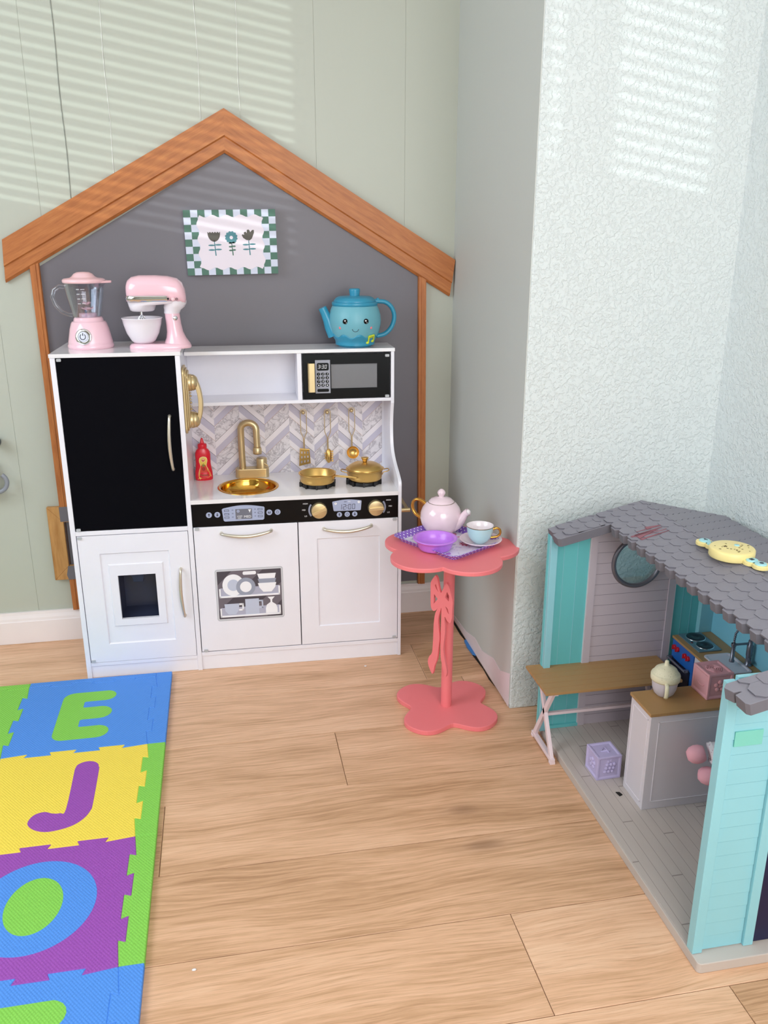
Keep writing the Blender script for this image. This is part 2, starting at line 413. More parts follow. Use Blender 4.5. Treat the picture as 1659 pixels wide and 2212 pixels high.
# ------------------------------------------------------------------ wooden house outline on the wall
hs = thing('wooden_house_frame', 'orange-stained wooden house-shaped frame with a peaked roof fixed on the back wall', 'frame', (0.44, -0.002, 0.1))
def plank(name, pts, split, t1, t2, parent, label=None):
    """board given by outer edge a->b and inner edge c->d (wall x,z); split = share that is the thick part"""
    a, b, c, d = [Vector(p) for p in pts]
    mb = MB(); uv = mb.bm.loops.layers.uv.new('UVMap')
    L = (b-a).length; W = (c-a).length
    secs = [(0, 0, 0), (0, t1, 0), (split-.015, t1, 0), (split, t2+.002, 0), (split+.02, t2, 0), (.93, t2, 0), (1, t2*.6, 0), (1, 0, 0)]
    ring = []
    for p, q in ((a, c), (b, d)):
        ring.append([mb.v(((p+(q-p)*s_[0]).x, -.0018-s_[1], (p+(q-p)*s_[0]).y)) for s_ in secs])
    n = len(secs)
    def setuv(f, uvs):
        for lp, u in zip(f.loops, uvs): lp[uv].uv = u
    for i in range(n):
        j = (i+1) % n
        f = mb.f([ring[0][i], ring[0][j], ring[1][j], ring[1][i]], STAIN)
        w0, w1 = secs[i][0]*W+secs[i][1], secs[j][0]*W+secs[j][1]
        setuv(f, [(0, w0*1), (0, w1*1), (L, w1*1), (L, w0*1)])
    for r in ring: 
        f = mb.f(r, STAIN); setuv(f, [(0, 0)]*n)
    off = random.random()*5
    for f in mb.bm.faces:
        for lp in f.loops: lp[uv].uv = (lp[uv].uv[0]*4+off, lp[uv].uv[1]*4+off)
    o = mb.out(name, parent)
    if parent is not None: o.matrix_parent_inverse = Matrix.Translation(-Vector(parent.location))
    return o
plank('rafter', [(-.134, 1.143), (.4448, 1.4645), (-.1404, 1.0351), (.4411, 1.3585)], .62, .020, .015, hs)
plank('rafter', [(1.0705, 1.0865), (.4448, 1.4645), (1.058, .9855), (.4411, 1.3585)], .62, .020, .015, hs, )
plank('post', [(-.0765, .4166), (-.0765, 1.076), (-.053, .4166), (-.053, 1.086)], .6, .013, .011, hs)
plank('post', [(-.0725, .0958), (-.0735, .195), (-.053, .0958), (-.053, .195)], .6, .013, .011, hs)
plank('post', [(.998, .096), (.9885, 1.033), (.976, .096), (.966, 1.045)], .6, .013, .011, hs)

# small wooden hatch frame low on the wall, half hidden by the kitchen
hf = thing('hatch_frame', 'square bare-wood frame around a grey hatch low on the wall left of the play kitchen', 'frame', (0.0, -0.002, 0.194))
x0, x1, z0, z1 = -.112, .16, .194, .4166; a = .042
for q in ([(x0, z0), (x0, z1), (x0+a, z1-a*1.1), (x0+a, z0+a)], [(x0, z1), (x1, z1), (x1-a, z1-a*1.1), (x0+a, z1-a*1.1)],
          [(x1, z1), (x1, z0), (x1-a, z0+a), (x1-a, z1-a*1.1)], [(x1, z0), (x0, z0), (x0+a, z0+a), (x1-a, z0+a)]):
    mb = MB(FR(0)); mb.prism(q, .0018, .016, RAWW)
    o = mb.out('frame_rail', hf, bevel=.0012); o.matrix_parent_inverse = Matrix.Translation(-Vector(hf.location))
mb = MB(FR(0)); mb.prism([(x0+a, z0+a), (x1-a, z0+a), (x1-a, z1-a*1.1), (x0+a, z1-a*1.1)], .0018, .0045, GREYW)
mb.prism([(x0+a+.002, z0+a+.002), (x0+a+.005, z0+a+.002), (x0+a+.005, z1-a*1.1-.002), (x0+a+.002, z1-a*1.1-.002)], .0045, .006, mat('hatch_edge_dark', '4d3328', 0.7))
o = mb.out('hatch_panel', hf); o.matrix_parent_inverse = Matrix.Translation(-Vector(hf.location))
mb = MB(FR(0))
mb.prism([(-.078, z1), (-.078, z1-a*1.05), (.0, z1-a*1.05), (.0, z1)], .016, .0166, GREYW)
o = mb.out('paint_overlap', hf, label='grey paint over the upper rail'); o.matrix_parent_inverse = Matrix.Translation(-Vector(hf.location)); mb = MB(FR(0))
mb.prism([(-.074, z0), (-.078, z0+.015), (-.072, z0+a), (.0, z0+a), (.0, z0)], .016, .0166, GREYW)
o = mb.out('paint_overlap', hf, label='grey paint over the lower rail'); o.matrix_parent_inverse = Matrix.Translation(-Vector(hf.location))

# grey hook and dark knob at the left picture edge
mb = MB(); g = mat('grey_hook_plastic', '8d919a', 0.4)
P = [(-.232+.030*math.cos(math.radians(t)), -.032, .502+.028*math.sin(math.radians(t))) for t in range(50, -150, -10)]
mb.tube(P, [.006]*len(P), g); mb.box(-.275, -.235, -.028, -.0003, .455, .56, g)
o = mb.out('wall_hook', bevel=.001, loc=(-.25, -.01, .455), label='grey curved plastic hook on the wall at the left picture edge', category='hook')
mb = MB(); mb.ell((-.221, -.026, .615), (.0165, .0255, .016), mat('dark_blue_knob', '1d2a35', 0.3))
mb.out('hanging_ball', loc=(-.221, -.001, .615), label='dark blue ball hanging on the wall above the grey hook', category='ball')
# ------------------------------------------------------------------ the play kitchen (own frame: x right, y into the wall, z up)
KA = -0.026367
KL = Vector((.5-.5*math.cos(KA), -.5*math.sin(KA), 0))
KM = T(*KL) @ RZ(KA)
def K(x, y, z): return KM @ Vector((x, y, z))
kit = thing('play_kitchen', 'white wooden toy play kitchen with black chalkboard fridge door standing against the wall', 'play kitchen', KL, KA)
YFR, YB, YT, ZT, ZTR, ZCO = -.285, -.0428, -.1612, .88, .863, .4947
XD0, XD1, XRI, XRO = .2964, .3086, .8600, .8691
def kb(name, boxes, m, bevel=.0008, parent=kit, **kw):
    mb = MB()
    for b in boxes: mb.box(*b, m)
    return mb.out(name, parent, bevel=bevel, **kw)
kb('side_panel', [(0.0, .0125, YFR, YB, 0, ZT-.0095)], WHITE)
kb('divider_panel', [(XD0, XD1, YFR, YB, 0, ZT-.0095)], WHITE)
kb('fridge_top', [(-.0015, XD1+.0015, YFR-.0015, YB, ZT-.0095, ZT)], WHITE_TOP)
kb('middle_shelf', [(.0125, XD0, YFR, YB, .4125, .4245)], WHITE)
kb('bottom_board', [(.0125, XD0, YFR+.001, YB, .0355, .0458), (XD1, XRI, YFR+.001, YB, .0425, .0535)], WHITE)
kb('plinth', [(.0125, XD0, YFR+.0035, YFR+.012, 0, .0355), (XD1, XRI, YFR+.0035, YFR+.012, 0, .0425)], WHITE)
kb('back_panel', [(.0125, XD0, YB-.004, YB, .03, ZT-.0095), (XD1, XRI, YB-.0005, YB+.004, .03, ZTR-.0095)], WHITE)
kb('upper_top', [(XD1+.0015, XRO+.0015, YT-.0015, YB+.004, ZTR-.0095, ZTR)], WHITE_TOP)
kb('upper_shelf', [(XD1, XRI, YT, YB, .7185, .7275)], WHITE)
kb('upper_divider', [(.6045, .6165, YT, YB, .7275, ZTR-.0095)], WHITE)
# right side panel with its S-shaped front edge
def cat(pts, n=6):
    P = [Vector(p) for p in pts]; out = []
    for i in range(len(P)-1):
        p0, p1, p2, p3 = P[max(i-1, 0)], P[i], P[i+1], P[min(i+2, len(P)-1)]
        for k in range(n):
            t = k/n
            out.append(.5*((2*p1)+(p2-p0)*t+(2*p0-5*p1+4*p2-p3)*t*t+(3*p1-p0-3*p2+p3)*t**3))
    out.append(P[-1]); return [tuple(p) for p in out]
prof = [(YB+.004, 0), (YFR, 0), (YFR, .509)]+cat([(YFR, .509), (-.280, .5215), (-.255, .534), (-.205, .553), (-.170, .574), (-.153, .60), (-.147, .645), (-.151, .68), (YT, .712)])[1:]+[(YT, ZTR-.0095), (YB+.004, ZTR-.0095)]
mb = MB(Matrix(((0, 0, 1, 0), (1, 0, 0, 0), (0, 1, 0, 0), (0, 0, 0, 1))))
mb.prism(prof, XRI, XRO, WHITE); mb.out('side_panel', kit, bevel=.0008)

# counter with round cut-out, gold sink bowl
SX, SY, SRr = .4592, -.1765, .0775
mb = MB(); a = [(p[0], p[1], ZCO) for p in rectloop(XD1, YFR-.0015, XRI, YB)]; c = [(p[0], p[1], ZCO) for p in circloop(SX, SY, SRr)]
mb.loft([[(p[0], p[1], ZCO-.011) for p in a], a, c, [(p[0], p[1], ZCO-.011) for p in c]], WHITE_TOP, smooth=False, caps=False, loop=True)
mb.out('counter', kit)
mb = MB(T(SX, SY, ZCO))
mb.lathe([(.0835, .0002), (.0830, .0016), (.0785, .0018), (.0745, .0002), (.0735, -.004), (.0725, -.014), (.066, -.026), (.050, -.034), (.012, -.0355), (.0, -.0355)], BRASS, n=56)
o = mb.out('sink', kit); o['label'] = 'polished gold sink bowl'
mb = MB(T(SX+.004, SY+.004, ZCO-.0352)); mb.lathe([(0, .0012), (.010, .0012), (.012, 0)], GOLD, n=24); mb.out('drain', o)

# backsplash: herringbone of marble, white and lavender bands with thin black and gold lines
def marble():
    t = NT('printed_marble'); v = t.obj()
    n1 = t.n('ShaderNodeTexNoise', {'Vector': v, 'Scale': 28.0, 'Detail': 6.0, 'Roughness': 0.65, 'Distortion': 1.2}).outputs[0]
    r = t.math('ABSOLUTE', t.math('SUBTRACT', n1, 0.5))
    col = t.ramp(r, [(0.0, 'a7a0a8'), (0.012, 'c6c0c8'), (0.05, 'e2dde3'), (0.2, 'efeaf0')])
    n2 = t.noise(v, 75.0, 5.0, 0.7)
    col = t.mix(t.ramp(n2, [(0.62, 0.0), (0.70, 0.6)]), col, lin('9a939c'))
    t.base(col, 0.32); return t.m
MARB = marble(); LAV = mat('print_lavender', 'c9c4d6', 0.32); WPR = mat('print_splash_white', 'f1ebf1', 0.32); LG = mat('print_line_gold', 'b98d6f', 0.4); LB = mat('print_line_black', '38333c', 0.4)
def clip(poly, x0, x1, z0, z1):
    for ax, lim, sg in ((0, x0, 1), (0, x1, -1), (1, z0, 1), (1, z1, -1)):
        out = []
        for i, p in enumerate(poly):
            q = poly[(i+1) % len(poly)]; dp, dq = (p[ax]-lim)*sg, (q[ax]-lim)*sg
            if dp >= 0: out.append(p)
            if dp*dq < 0:
                t = dp/(dp-dq); out.append((p[0]+(q[0]-p[0])*t, p[1]+(q[1]-p[1])*t))
        poly = out
        if len(poly) < 3: return None
    return poly
mb = MB(FR(YB-.0005)); CW = .0705; sl_ = .92
bandA = [(0, .0009, LG), (.0009, .023, LAV), (.023, .042, WPR), (.042, .0431, LB), (.0431, .087, MARB)]
bandB = [(0, .0011, LB), (.0011, .019, WPR), (.019, .045, MARB), (.045, .0459, LG), (.0459, .064, WPR), (.064, .087, LAV)]
PER = .087; XS = .8660
for i in range(11):
    xb = XS-CW*i; xa = xb-CW; s_ = 1 if i % 2 == 0 else -1
    bands = bandA if (i//1) % 2 == 0 else bandB
    for k in range(-3, 4):
        for b0, b1, m_ in bands:
            za = .5500+k*PER+b0; zb = .5500+k*PER+b1
            r = (0, CW*sl_) if s_ > 0 else (CW*sl_, 0)
            q = clip([(xa, za+r[0]), (xb, za+r[1]), (xb, zb+r[1]), (xa, zb+r[0])], XD1+.0002, XRI-.0002, ZCO+.0002, .7183)
            if q:
                mb.f([mb.v((p[0], p[1], .0008)) for p in q], m_)
mb.box(XD1+.0002, XRI-.0002, ZCO+.0002, .7183, 0, .0006, WPR)
o = mb.out('backsplash', kit, recalc=False)
mb = MB(FR(YB-.0015)); mb.prism([(.8535, ZCO), (XRI, ZCO), (XRI, .7183), (.8535, .7183)], 0, .0006, WHITE); mb.out('splash_edge', kit)

# doors -------------------------------------------------
CL = [0]
def clipc(x, z, y=YFR, parent=kit, w=.011):
    mb = MB(FR(y)); mb.prism(rrect(x-w/2, z-.0035, x+w/2, z+.0035, .0018, 3), -.001, .003, GREYP); return mb.out('hinge_clip', parent)
fd = kb('fridge_door', [(.0138, .2952, YFR, YFR+.009, .4258, .8695)], BLACKB, label='black chalkboard fridge door')
bow_handle((.2725, .720), (.2718, .582), .016, .004, .0044, NICKEL, 'door_handle', fd, FR(YFR))
for x, z in ((.0215, .8655), (.0215, .4295)): clipc(x, z, parent=fd)
def loop_panel(name, loops, m, parent, n=1, cap=True):
    mb = MB(); rings = []
    for (x0, z0, x1, z1, y) in loops: rings.append([(x0, y, z0), (x1, y, z0), (x1, y, z1), (x0, y, z1)])
    mb.loft(rings, m, smooth=False, caps=False)
    if cap: mb.f([mb.v(p) for p in rings[-1]], m)
    mb.f([mb.v(p) for p in rings[0]][::-1], m) if cap else None
    return mb
y0 = YFR
ld = loop_panel('lower_door', [(.0145, .0472, .2952, .411, y0+.009), (.0145, .0472, .2952, .411, y0), (.066, .099, .2437, .3608, y0), (.069, .102, .2407, .3578, y0+.0035),
     (.0845, .149, .226, .329, y0+.0035), (.0872, .1518, .2230, .3265, y0), (.1066, .1706, .2038, .2966, y0), (.1068, .1708, .2036, .2964, y0+.009)], WHITE, kit, cap=False).out('freezer_door', kit)
bow_handle((.2705, .3065), (.2722, .1715), .016, .004, .0044, NICKEL, 'door_handle', ld, FR(YFR))
for x, z in ((.0215, .4065), (.0205, .0515)): clipc(x, z, parent=ld)
dd = MB(); N_ = NAVY
dd.loft([[(.104, y0+.008, .168), (.206, y0+.008, .168), (.206, y0+.008, .299), (.104, y0+.008, .299)],
         [(.112, y0+.060, .182), (.196, y0+.060, .182), (.196, y0+.060, .296), (.112, y0+.060, .296)]], N_, smooth=False, caps=False)
dd.f([dd.v(p) for p in ((.112, y0+.060, .182), (.196, y0+.060, .182), (.196, y0+.060, .296), (.112, y0+.060, .296))], N_)
dd = dd.out('ice_dispenser', ld); dd['label'] = 'dark blue-grey recess'
mb = MB(); mb.loft([[(.134, y0+.018, .2985), (.176, y0+.018, .2985), (.176, y0+.045, .2985), (.134, y0+.045, .2985)], [(.142, y0+.022, .268), (.168, y0+.022, .268), (.168, y0+.038, .268), (.142, y0+.038, .268)]], NAVY, smooth=False)
mb.out('spout', dd, bevel=.002)
rdl = kb('dishwasher_door', [(.3106, .5845, YFR, YFR+.009, .0565, .4190)], WHITE)
bow_handle((.3825, .4005), (.514, .4022), .016, .0085, .0048, NICKEL, 'door_handle', rdl, FR(YFR))
for x, z in ((.3200, .4150), (.3215, .0595)): clipc(x, z, parent=rdl)
rdr = loop_panel('d', [(.5870, .0565, .8585, .4190, y0+.009), (.5870, .0565, .8585, .4190, y0), (.6358, .1090, .8086, .3700, y0), (.6382, .1114, .8062, .3676, y0+.003)], WHITE, kit).out('cupboard_door', kit)
bow_handle((.6555, .3985), (.785, .4018), .016, .0085, .0048, NICKEL, 'door_handle', rdr, FR(YFR))
for x, z in ((.8500, .4150), (.8500, .0600)): clipc(x, z, parent=rdr)
# dishwasher picture
art = MB(FR(YFR)); g1 = mat('art_border', 'c3c5cc', 0.4); dk = mat('art_dark', '4b4650', 0.4); md = mat('art_mid', '6f6872', 0.4); lt = mat('art_pale', 'a8a6b4', 0.4); pb = mat('art_pale_blue', 'c3cade', 0.4); wh = mat('art_white', 'f6f6fb', 0.4); mg = mat('art_slate', '9aa0b2', 0.4); l2 = mat('art_lav', 'b3b4c8', 0.4)
A0, A1, B0, B1 = .3580, .5408, .1450, .2970
SX_, SZ_ = (A1-A0)/1230, (B1-B0)/915    # sub-frame: u 0..1230, v 0..915 (up)
def q(u, v): return (A0+u*SX_, B0+v*SZ_)
def lay(pts, m, k): art.prism([q(*p) for p in pts], 0, .0003+.00018*k, m)
lay(rrect(0, 0, 1230, 915, 45), g1, 0); lay(rrect(18, 18, 1212, 897, 30), mat('art_border2', 'd5d6dc', 0.4), 1); lay(rrect(36, 36, 1194, 879, 8), dk, 2)
for pp in ([(36, 640), (300, 879), (860, 879), (36, 180)], [(36, 130), (880, 879), (960, 879), (230, 36), (36, 36)][:0] or [(480, 36), (900, 36), (1194, 330), (1194, 640)]):
    lay(pp, md, 3)
lay(circ(320, 630, 195, 36, 190), wh, 4); lay(circ(320, 630, 105, 30, 100), pb, 5)
lay(circ(545, 590, 175, 36, 160), mg, 6); lay(circ(545, 590, 105, 30, 95), wh, 7)
lay([(760, 805), (1100, 805), (1075, 715), (790, 715)], wh, 4); lay([(765, 715), (1100, 715), (1080, 640), (790, 640)], mg, 5)
lay([(765, 640), (1100, 640), (1080, 560), (1010, 480), (860, 480), (790, 560)], wh, 6)
lay(rrect(500, 800, 740, 860, 25), wh, 4)
for v0 in (415, 65):
    lay([(80, v0+30), (1150, v0+30), (1150, v0+170), (80, v0+170)], l2, 3.5)
    for r in ([(60, v0), (1165, v0), (1165, v0+30), (60, v0+30)], [(60, v0), (88, v0), (88, v0+160), (60, v0+160)], [(1137, v0), (1165, v0), (1165, v0+160), (1137, v0+160)]): lay(r, wh, 8)
lay([(140, 300), (410, 300), (395, 180), (340, 110), (210, 110), (150, 180)], pb, 5)
for r in ([(410, 300), (490, 300), (490, 270), (410, 270)], [(460, 300), (490, 300), (490, 170), (460, 170)], [(400, 200), (490, 200), (490, 170), (400, 170)]): lay(r, wh, 5)
lay([(520, 370), (770, 370), (770, 95), (520, 95)], pb, 5)
for r in ([(770, 340), (845, 340), (845, 315), (770, 315)], [(820, 340), (845, 340), (845, 195), (820, 195)], [(770, 220), (845, 220), (845, 195), (770, 195)]): lay(r, pb, 5)
lay([(930, 385), (1060, 385), (1012, 335), (1012, 290), (1080, 245), (1105, 180), (1105, 98), (890, 98), (890, 180), (910, 245), (980, 290), (980, 335)], wh, 5)
art.out('dishwasher_print', rdl)

# control panel ------------------------------------------
cp = kb('control_panel', [(.3100, .8595, YFR+.001, YFR+.008, .4200, .4835)], BLACKG)
def seg7(mb, s, x, z, h, m, M, th=.12, slant=.12, k=.0003):
    w_ = h*.52; SG = {'0': 'abcdef', '1': 'bc', '2': 'abged', '3': 'abgcd', '5': 'afgcd', '8': 'abcdefg'}
    for ch in s:
        if ch == ':':
            for zz in (.3, .7): mb.prism([(x+slant*h*zz+dx*h*th*.6, z+h*zz+dz*h*th*.6) for dx, dz in ((-1, -1), (1, -1), (1, 1), (-1, 1))], 0, k, m, M)
            x += h*.25; continue
        t = h*th
        R_ = {'a': (0, h-t, w_, h), 'g': (0, h/2-t/2, w_, h/2+t/2), 'd': (0, 0, w_, t), 'f': (0, h/2, t, h), 'b': (w_-t, h/2, w_, h), 'e': (0, 0, t, h/2), 'c': (w_-t, 0, w_, h/2)}
        for sgm in SG[ch]:
            a, b, c, d = R_[sgm]; e = t*.15
            mb.prism([(x+u+slant*v, z+v) for u, v in ((a+e, b+e), (c-e, b+e), (c-e, d-e), (a+e, d-e))], 0, k, m, M)
        x += w_+h*.2
ZM = FR(YFR+.001)
def arrow(mb, x, z, r, up, m, M):
    s_ = 1 if up else -1
    mb.prism([(x-r*.14, z-s_*r*.55), (x+r*.14, z-s_*r*.55), (x+r*.14, z+s_*r*.05), (x+r*.42, z+s_*r*.05), (x, z+s_*r*.6), (x-r*.42, z+s_*r*.05), (x-r*.14, z+s_*r*.05)], 0, .0009, m, M)
def button(x, z, r, kind):
    mb = MB(ZM); mb.prism(circ(x, z, r, 24), 0, .0006, LCD)
    if kind in ('up', 'down'): arrow(mb, x, z, r, kind == 'up', INK, None)
    else:
        mb.loft([[(x+rr*math.cos(t_), z+rr*math.sin(t_), .0009) for t_ in [math.radians(120+300*i/16) for i in range(17)]] for rr in (r*.5, r*.38)], INK, smooth=False, caps=False, closed=False)
        if kind == 'power': mb.box(x-r*.07, x+r*.07, z+r*.15, z+r*.65, .0006, .0009, INK)
        if kind == 'play': mb.prism([(x-r*.3, z-r*.3), (x+r*.15, z), (x-r*.3, z+r*.3)], 0, .0009, INK); mb.box(x+r*.2, x+r*.3, z-r*.3, z+r*.3, .0006, .0009, INK)
    return mb.out('button', cp, recalc=False)
for x, k in ((.3533, 'up'), (.3750, 'down')): button(x, .4521, .0077, k)
button(.5112, .4517, .0077, 'play'); button(.5330, .4516, .0077, 'power')
button(.6984, .4355, .0072, 'up'); button(.7197, .4354, .0072, 'power'); button(.7402, .4353, .0072, 'down')
# left display
d = MB(ZM); top = [(.4985-.0015+( -.1065)*i/12, .4685+.0068*math.sin(PI*i/12)) for i in range(13)]
d.prism([(.4935, .4322), (.4972, .4350), (.4990, .4660)]+top+[(.3873, .4655), (.3905, .4352), (.3940, .4322)], 0, .0005, LCD)
d.prism([(.4225, .4370), (.4655, .4370), (.4660, .4650), (.4222, .4650)], 0, .0007, LCDD)
for xx in (.3995, .4870):
    for zz in (.4620, .4522, .4428):
        d.prism([(xx-.0062, zz-.0026), (xx+.0062, zz-.0026), (xx+.0062, zz+.0026), (xx-.0062, zz+.0026)], 0, .0007, INK)
        d.prism([(xx-.0052, zz-.0016), (xx+.0052, zz-.0016), (xx+.0052, zz+.0016), (xx-.0052, zz+.0016)], 0, .0009, LCD)
d.text('MED', .0095, INKW, T(.4535, .4430, .0008), .0001); d.text('LOAD', .0052, INKW, T(.4330, .4452, .0008), .0001); d.text('SIZE', .0052, INKW, T(.4325, .4400, .0008), .0001)
d.prism(circ(.4295, .4592, .0038, 16), 0, .0009, LCD); d.prism(circ(.4295, .4592, .0013, 10), 0, .0011, LCDD)
d.prism([(.4555, .4628), (.4638, .4628), (.4610, .4585), (.4600, .4565), (.4620, .4552), (.4572, .4552), (.4592, .4565), (.4584, .4585)], 0, .0009, INKW)
for xx in (.4150, .4738):
    for zz in (.4628, .4535, .4437): d.box(xx-.0022, xx+.0022, zz-.0014, zz+.0014, 0, .0006, mat('print_faint', '838aa6', 0.5))
d.out('display', cp, recalc=False)
# right display
d = MB(ZM); top = [(.7585+(-.078)*i/12, .4728+.0045*math.sin(PI*i/12)) for i in range(13)]
d.prism([(.7545, .4452), (.7568, .4470), (.7592, .4700)]+top+[(.6797, .4705), (.6828, .4480), (.6850, .4458)], 0, .0005, LCD)
seg7(d, '12:00', .6975, .4495, .0148, INK, None, .11, .05, .0008)
d.text('350', .0048, INKW, T(.7255, .4712, .0006), .0001); d.box(.7115, .7185, .4697, .4728, 0, .0006, mat('print_faint', '838aa6'))
d.prism(circ(.6888, .4670, .0034, 14), 0, .0007, INKW); d.prism(circ(.7518, .4690, .0036, 14), 0, .0007, INKW)
d.box(.6883, .6893, .4662, .4690, .0006, .0009, LCDD); d.box(.7514, .7532, .4690, .4705, .0006, .0009, LCDD)
d.out('display', cp, recalc=False)
# dials
def knob(x, z, ang, side):
    mb = MB(ZM @ T(x, z, 0)); mb.lathe([(.0215, 0), (.0215, .0095), (.0205, .0118), None, (.0205, .0118), (.0195, .0122), (0, .0122)], GOLD, n=40)
    mb.prism(rrect(-.0205, -.0042, .0205, .0042, .0015, 2), .0122, .0185, GOLD, Matrix.Rotation(math.radians(ang), 4, 'Z'))
    o = mb.out('knob', cp, bevel=.0006)
    s_ = 1 if side > 0 else -1
    mb = MB(ZM)
    th = [math.radians((90-90*s_)+t) for t in range(-38, 39, 4)]
    mb.loft([[(x+r*math.cos(t), z+r*math.sin(t), .0004) for t in th] for r in (.0285, .0238)], mat('dial_scale', '8b90a6', 0.4), smooth=False, caps=False, closed=False)
    for dx, dz, tx in ((.0335 if s_ > 0 else -.0340, .0190, 'HIGH'), (.0385*s_, .0015, 'MID'), (.0335*s_, -.0160, 'LO')):
        mb.text(tx, .0054, INKW, T(x+dx+(.002*s_), z+dz, .0005), .0001)
    mb.out('dial_scale', cp, recalc=False)
knob(.6434, .4515, 22, -1); knob(.7975, .4512, 3, 1)
# towel rail on the right side
mb = MB(); c = (.8905, .432)
mb.tube([(XRO-.001, -.262, c[1]), (c[0]+.006, -.262, c[1])], .0062, GOLD, n=16); mb.tube([(XRO-.001, -.075, c[1]), (c[0], -.075, c[1])], .0055, GOLD, n=16)
mb.tube([(c[0], -.266, c[1]), (c[0], -.070, c[1])], .0045, GOLD, n=14)
mb.out('towel_rail', kit)

# microwave ----------------------------------------------
mw = loop_panel('m', [(.6205, .7292, .8560, .8490, YT+.008), (.6205, .7292, .8560, .8490, YT+.001), (.6957, .7567, .8220, .8222, YT+.001), (.6957, .7567, .8220, .8222, YT+.008)], BLACKG, kit, cap=False).out('microwave_door', kit)
mb = MB(); mb.box(.6957, .8220, YT+.003, YT+.005, .7567, .8222, SMOKE); mb.out('microwave_window', mw)
mb = MB(FR(YT+.001)); mb.box(.6322, .6506, .7490, .8272, .010, .013, GOLD); mb.box(.6322, .6365, .7490, .8272, 0, .013, GOLD); mb.out('door_handle', mw, bevel=.0008)
for x, z in ((.8492, .8432), (.8492, .7325)): clipc(x, z, YT, mw)
mb = MB(FR(YT+.001)); mb.prism([(.6527, .7448), (.6931, .7448), (.6931, .8342), (.6527, .8342)], 0, .0022, mat('keypad_grey', '9fa1ad', 0.4))
mb.prism(rrect(.6573, .8062, .6893, .8268, .004), 0, .0026, BLACKG); mb.prism(rrect(.6573, .7485, .6888, .7568, .003), 0, .0026, BLACKG)
seg7(mb, '3:30', .6592, .8110, .0108, INKW, T(0, 0, .0022), .13, .16, .0008)
nums = ['1', '2', '3', '4', '5', '6', '7', '8', '9', '*', '0', '#']
for i, s_ in enumerate(nums):
    xx = .6614+.0116*(i % 3); zz = .7968-.0101*(i//3)
    mb.prism(circ(xx, zz, .0046, 14, .0041), 0, .0026, BLACKG)
    if s_ not in '*#': mb.text(s_, .0066, INKW, T(xx, zz, .0027), .0001, shear=.2)
    else: mb.prism(circ(xx, zz, .0020, 8), 0, .0029, INKW)
mb.out('keypad', mw, recalc=False)

# faucet -------------------------------------------------
fa = MB(); fa.prism(rrect(.4255, -.0925, .5198, -.0585, .0115, 6), ZCO, ZCO+.0262, GOLD, smooth=False); fa = fa.out('faucet', kit, bevel=.0016)
fa['label'] = 'satin gold swan-neck tap'
mb = MB(); P = [(.4460, -.0765, ZCO+.024)]; 
cx, zz = .4672, .6275; r = .0213
P += [(.4455, -.0765, .58), (.4455, -.0765, .61)]
P += [(cx-r*math.cos(math.radians(t)), -.0765-.010*(t/180), .6345+.0185*math.sin(math.radians(t))*1.0) for t in range(0, 181, 12)]
P += [(.4890, -.0868, .61), (.4893, -.088, .585)]
mb.tube(P, .0093, GOLD, n=20); mb.out('spout', fa)
mb = MB(T(.4893, -.088, .5645)); mb.lathe([(.0095, .0015), (.0118, 0), (.0125, .004), (.0120, .0165), (.0095, .0195)], GOLD, n=28); mb.out('nozzle', fa)
mb = MB(T(.5003, -.0755, ZCO+.026)); mb.lathe([(.0150, 0), (.0150, .026), (.0140, .0285), (0, .0285)], GOLD, n=32)
mb.tube([(.006, -.012, .016), (.017, -.016, .008)], .0022, GOLD, n=10); mb.out('tap_knob', fa)

# burners, hooks -----------------------------------------
BC = [(.6490, -.1915), (.7790, -.1890)]
for x, y in BC:
    mb = MB(T(x, y, ZCO)); mb.lathe([(.030, 0), (.0455, 0), (.0455, .0095), (.0440, .0105), (.036, .0105), (.034, .0095), (.034, 0)], BLACKP, n=40)
    mb.lathe([(.020, 0), (.020, .004), (0, .004)], BLACKP, n=20)
    for k in range(10):
        a = 2*PI*k/10+.18; mb.box(.026, .0515, -.0026, .0026, 0, .0130, BLACKP, RZ(a))
    mb.out('burner', kit, bevel=.0006)
HK = [(.6235, .6735), (.6920, .6722), (.7620, .6748)]
for x, z in HK:
    mb = MB(); mb.tube([(x, YB-.0005, z), (x, YB-.017, z)], .0028, GOLD, n=12); mb.ell((x, YB-.020, z), .0056, GOLD, n=20); mb.out('hook', kit)
# ------------------------------------------------------------------ picture on the wall
pic = thing('canvas_picture', 'small canvas picture of three flowers with a green and white checked border', 'picture', (.4466, -.002, 1.135), rot=(0, -.016, 0))
PW, PH = .2425, .1665
CG = mat('canvas_green', '4f7566', 0.6); CW_ = mat('canvas_pale_blue', 'd3d8ea', 0.6); CPK = mat('canvas_blush', 'e9dfe9', 0.6); CB = mat('canvas_brown', '57524c', 0.6); CT = mat('canvas_teal', '4f8690', 0.6)
mb = MB(); mb.box(-PW/2, PW/2, -.020, 0, -PH/2, PH/2, CW_)
mb.out('canvas', pic, bevel=.0008)
mb = MB(FR(-.020)); nx, nz = 13, 9
for i in range(nx):
    for j in range(nz):
        if (i+j) % 2 == 0 and (i < 2 or j < 2 or i > nx-3 or j > nz-3):
            mb.prism([(-PW/2+PW*i/nx, -PH/2+PH*j/nz), (-PW/2+PW*(i+1)/nx, -PH/2+PH*j/nz), (-PW/2+PW*(i+1)/nx, -PH/2+PH*(j+1)/nz), (-PW/2+PW*i/nx, -PH/2+PH*(j+1)/nz)], 0, .0003, CG)
hw, hh = .0832, .0652; P = []
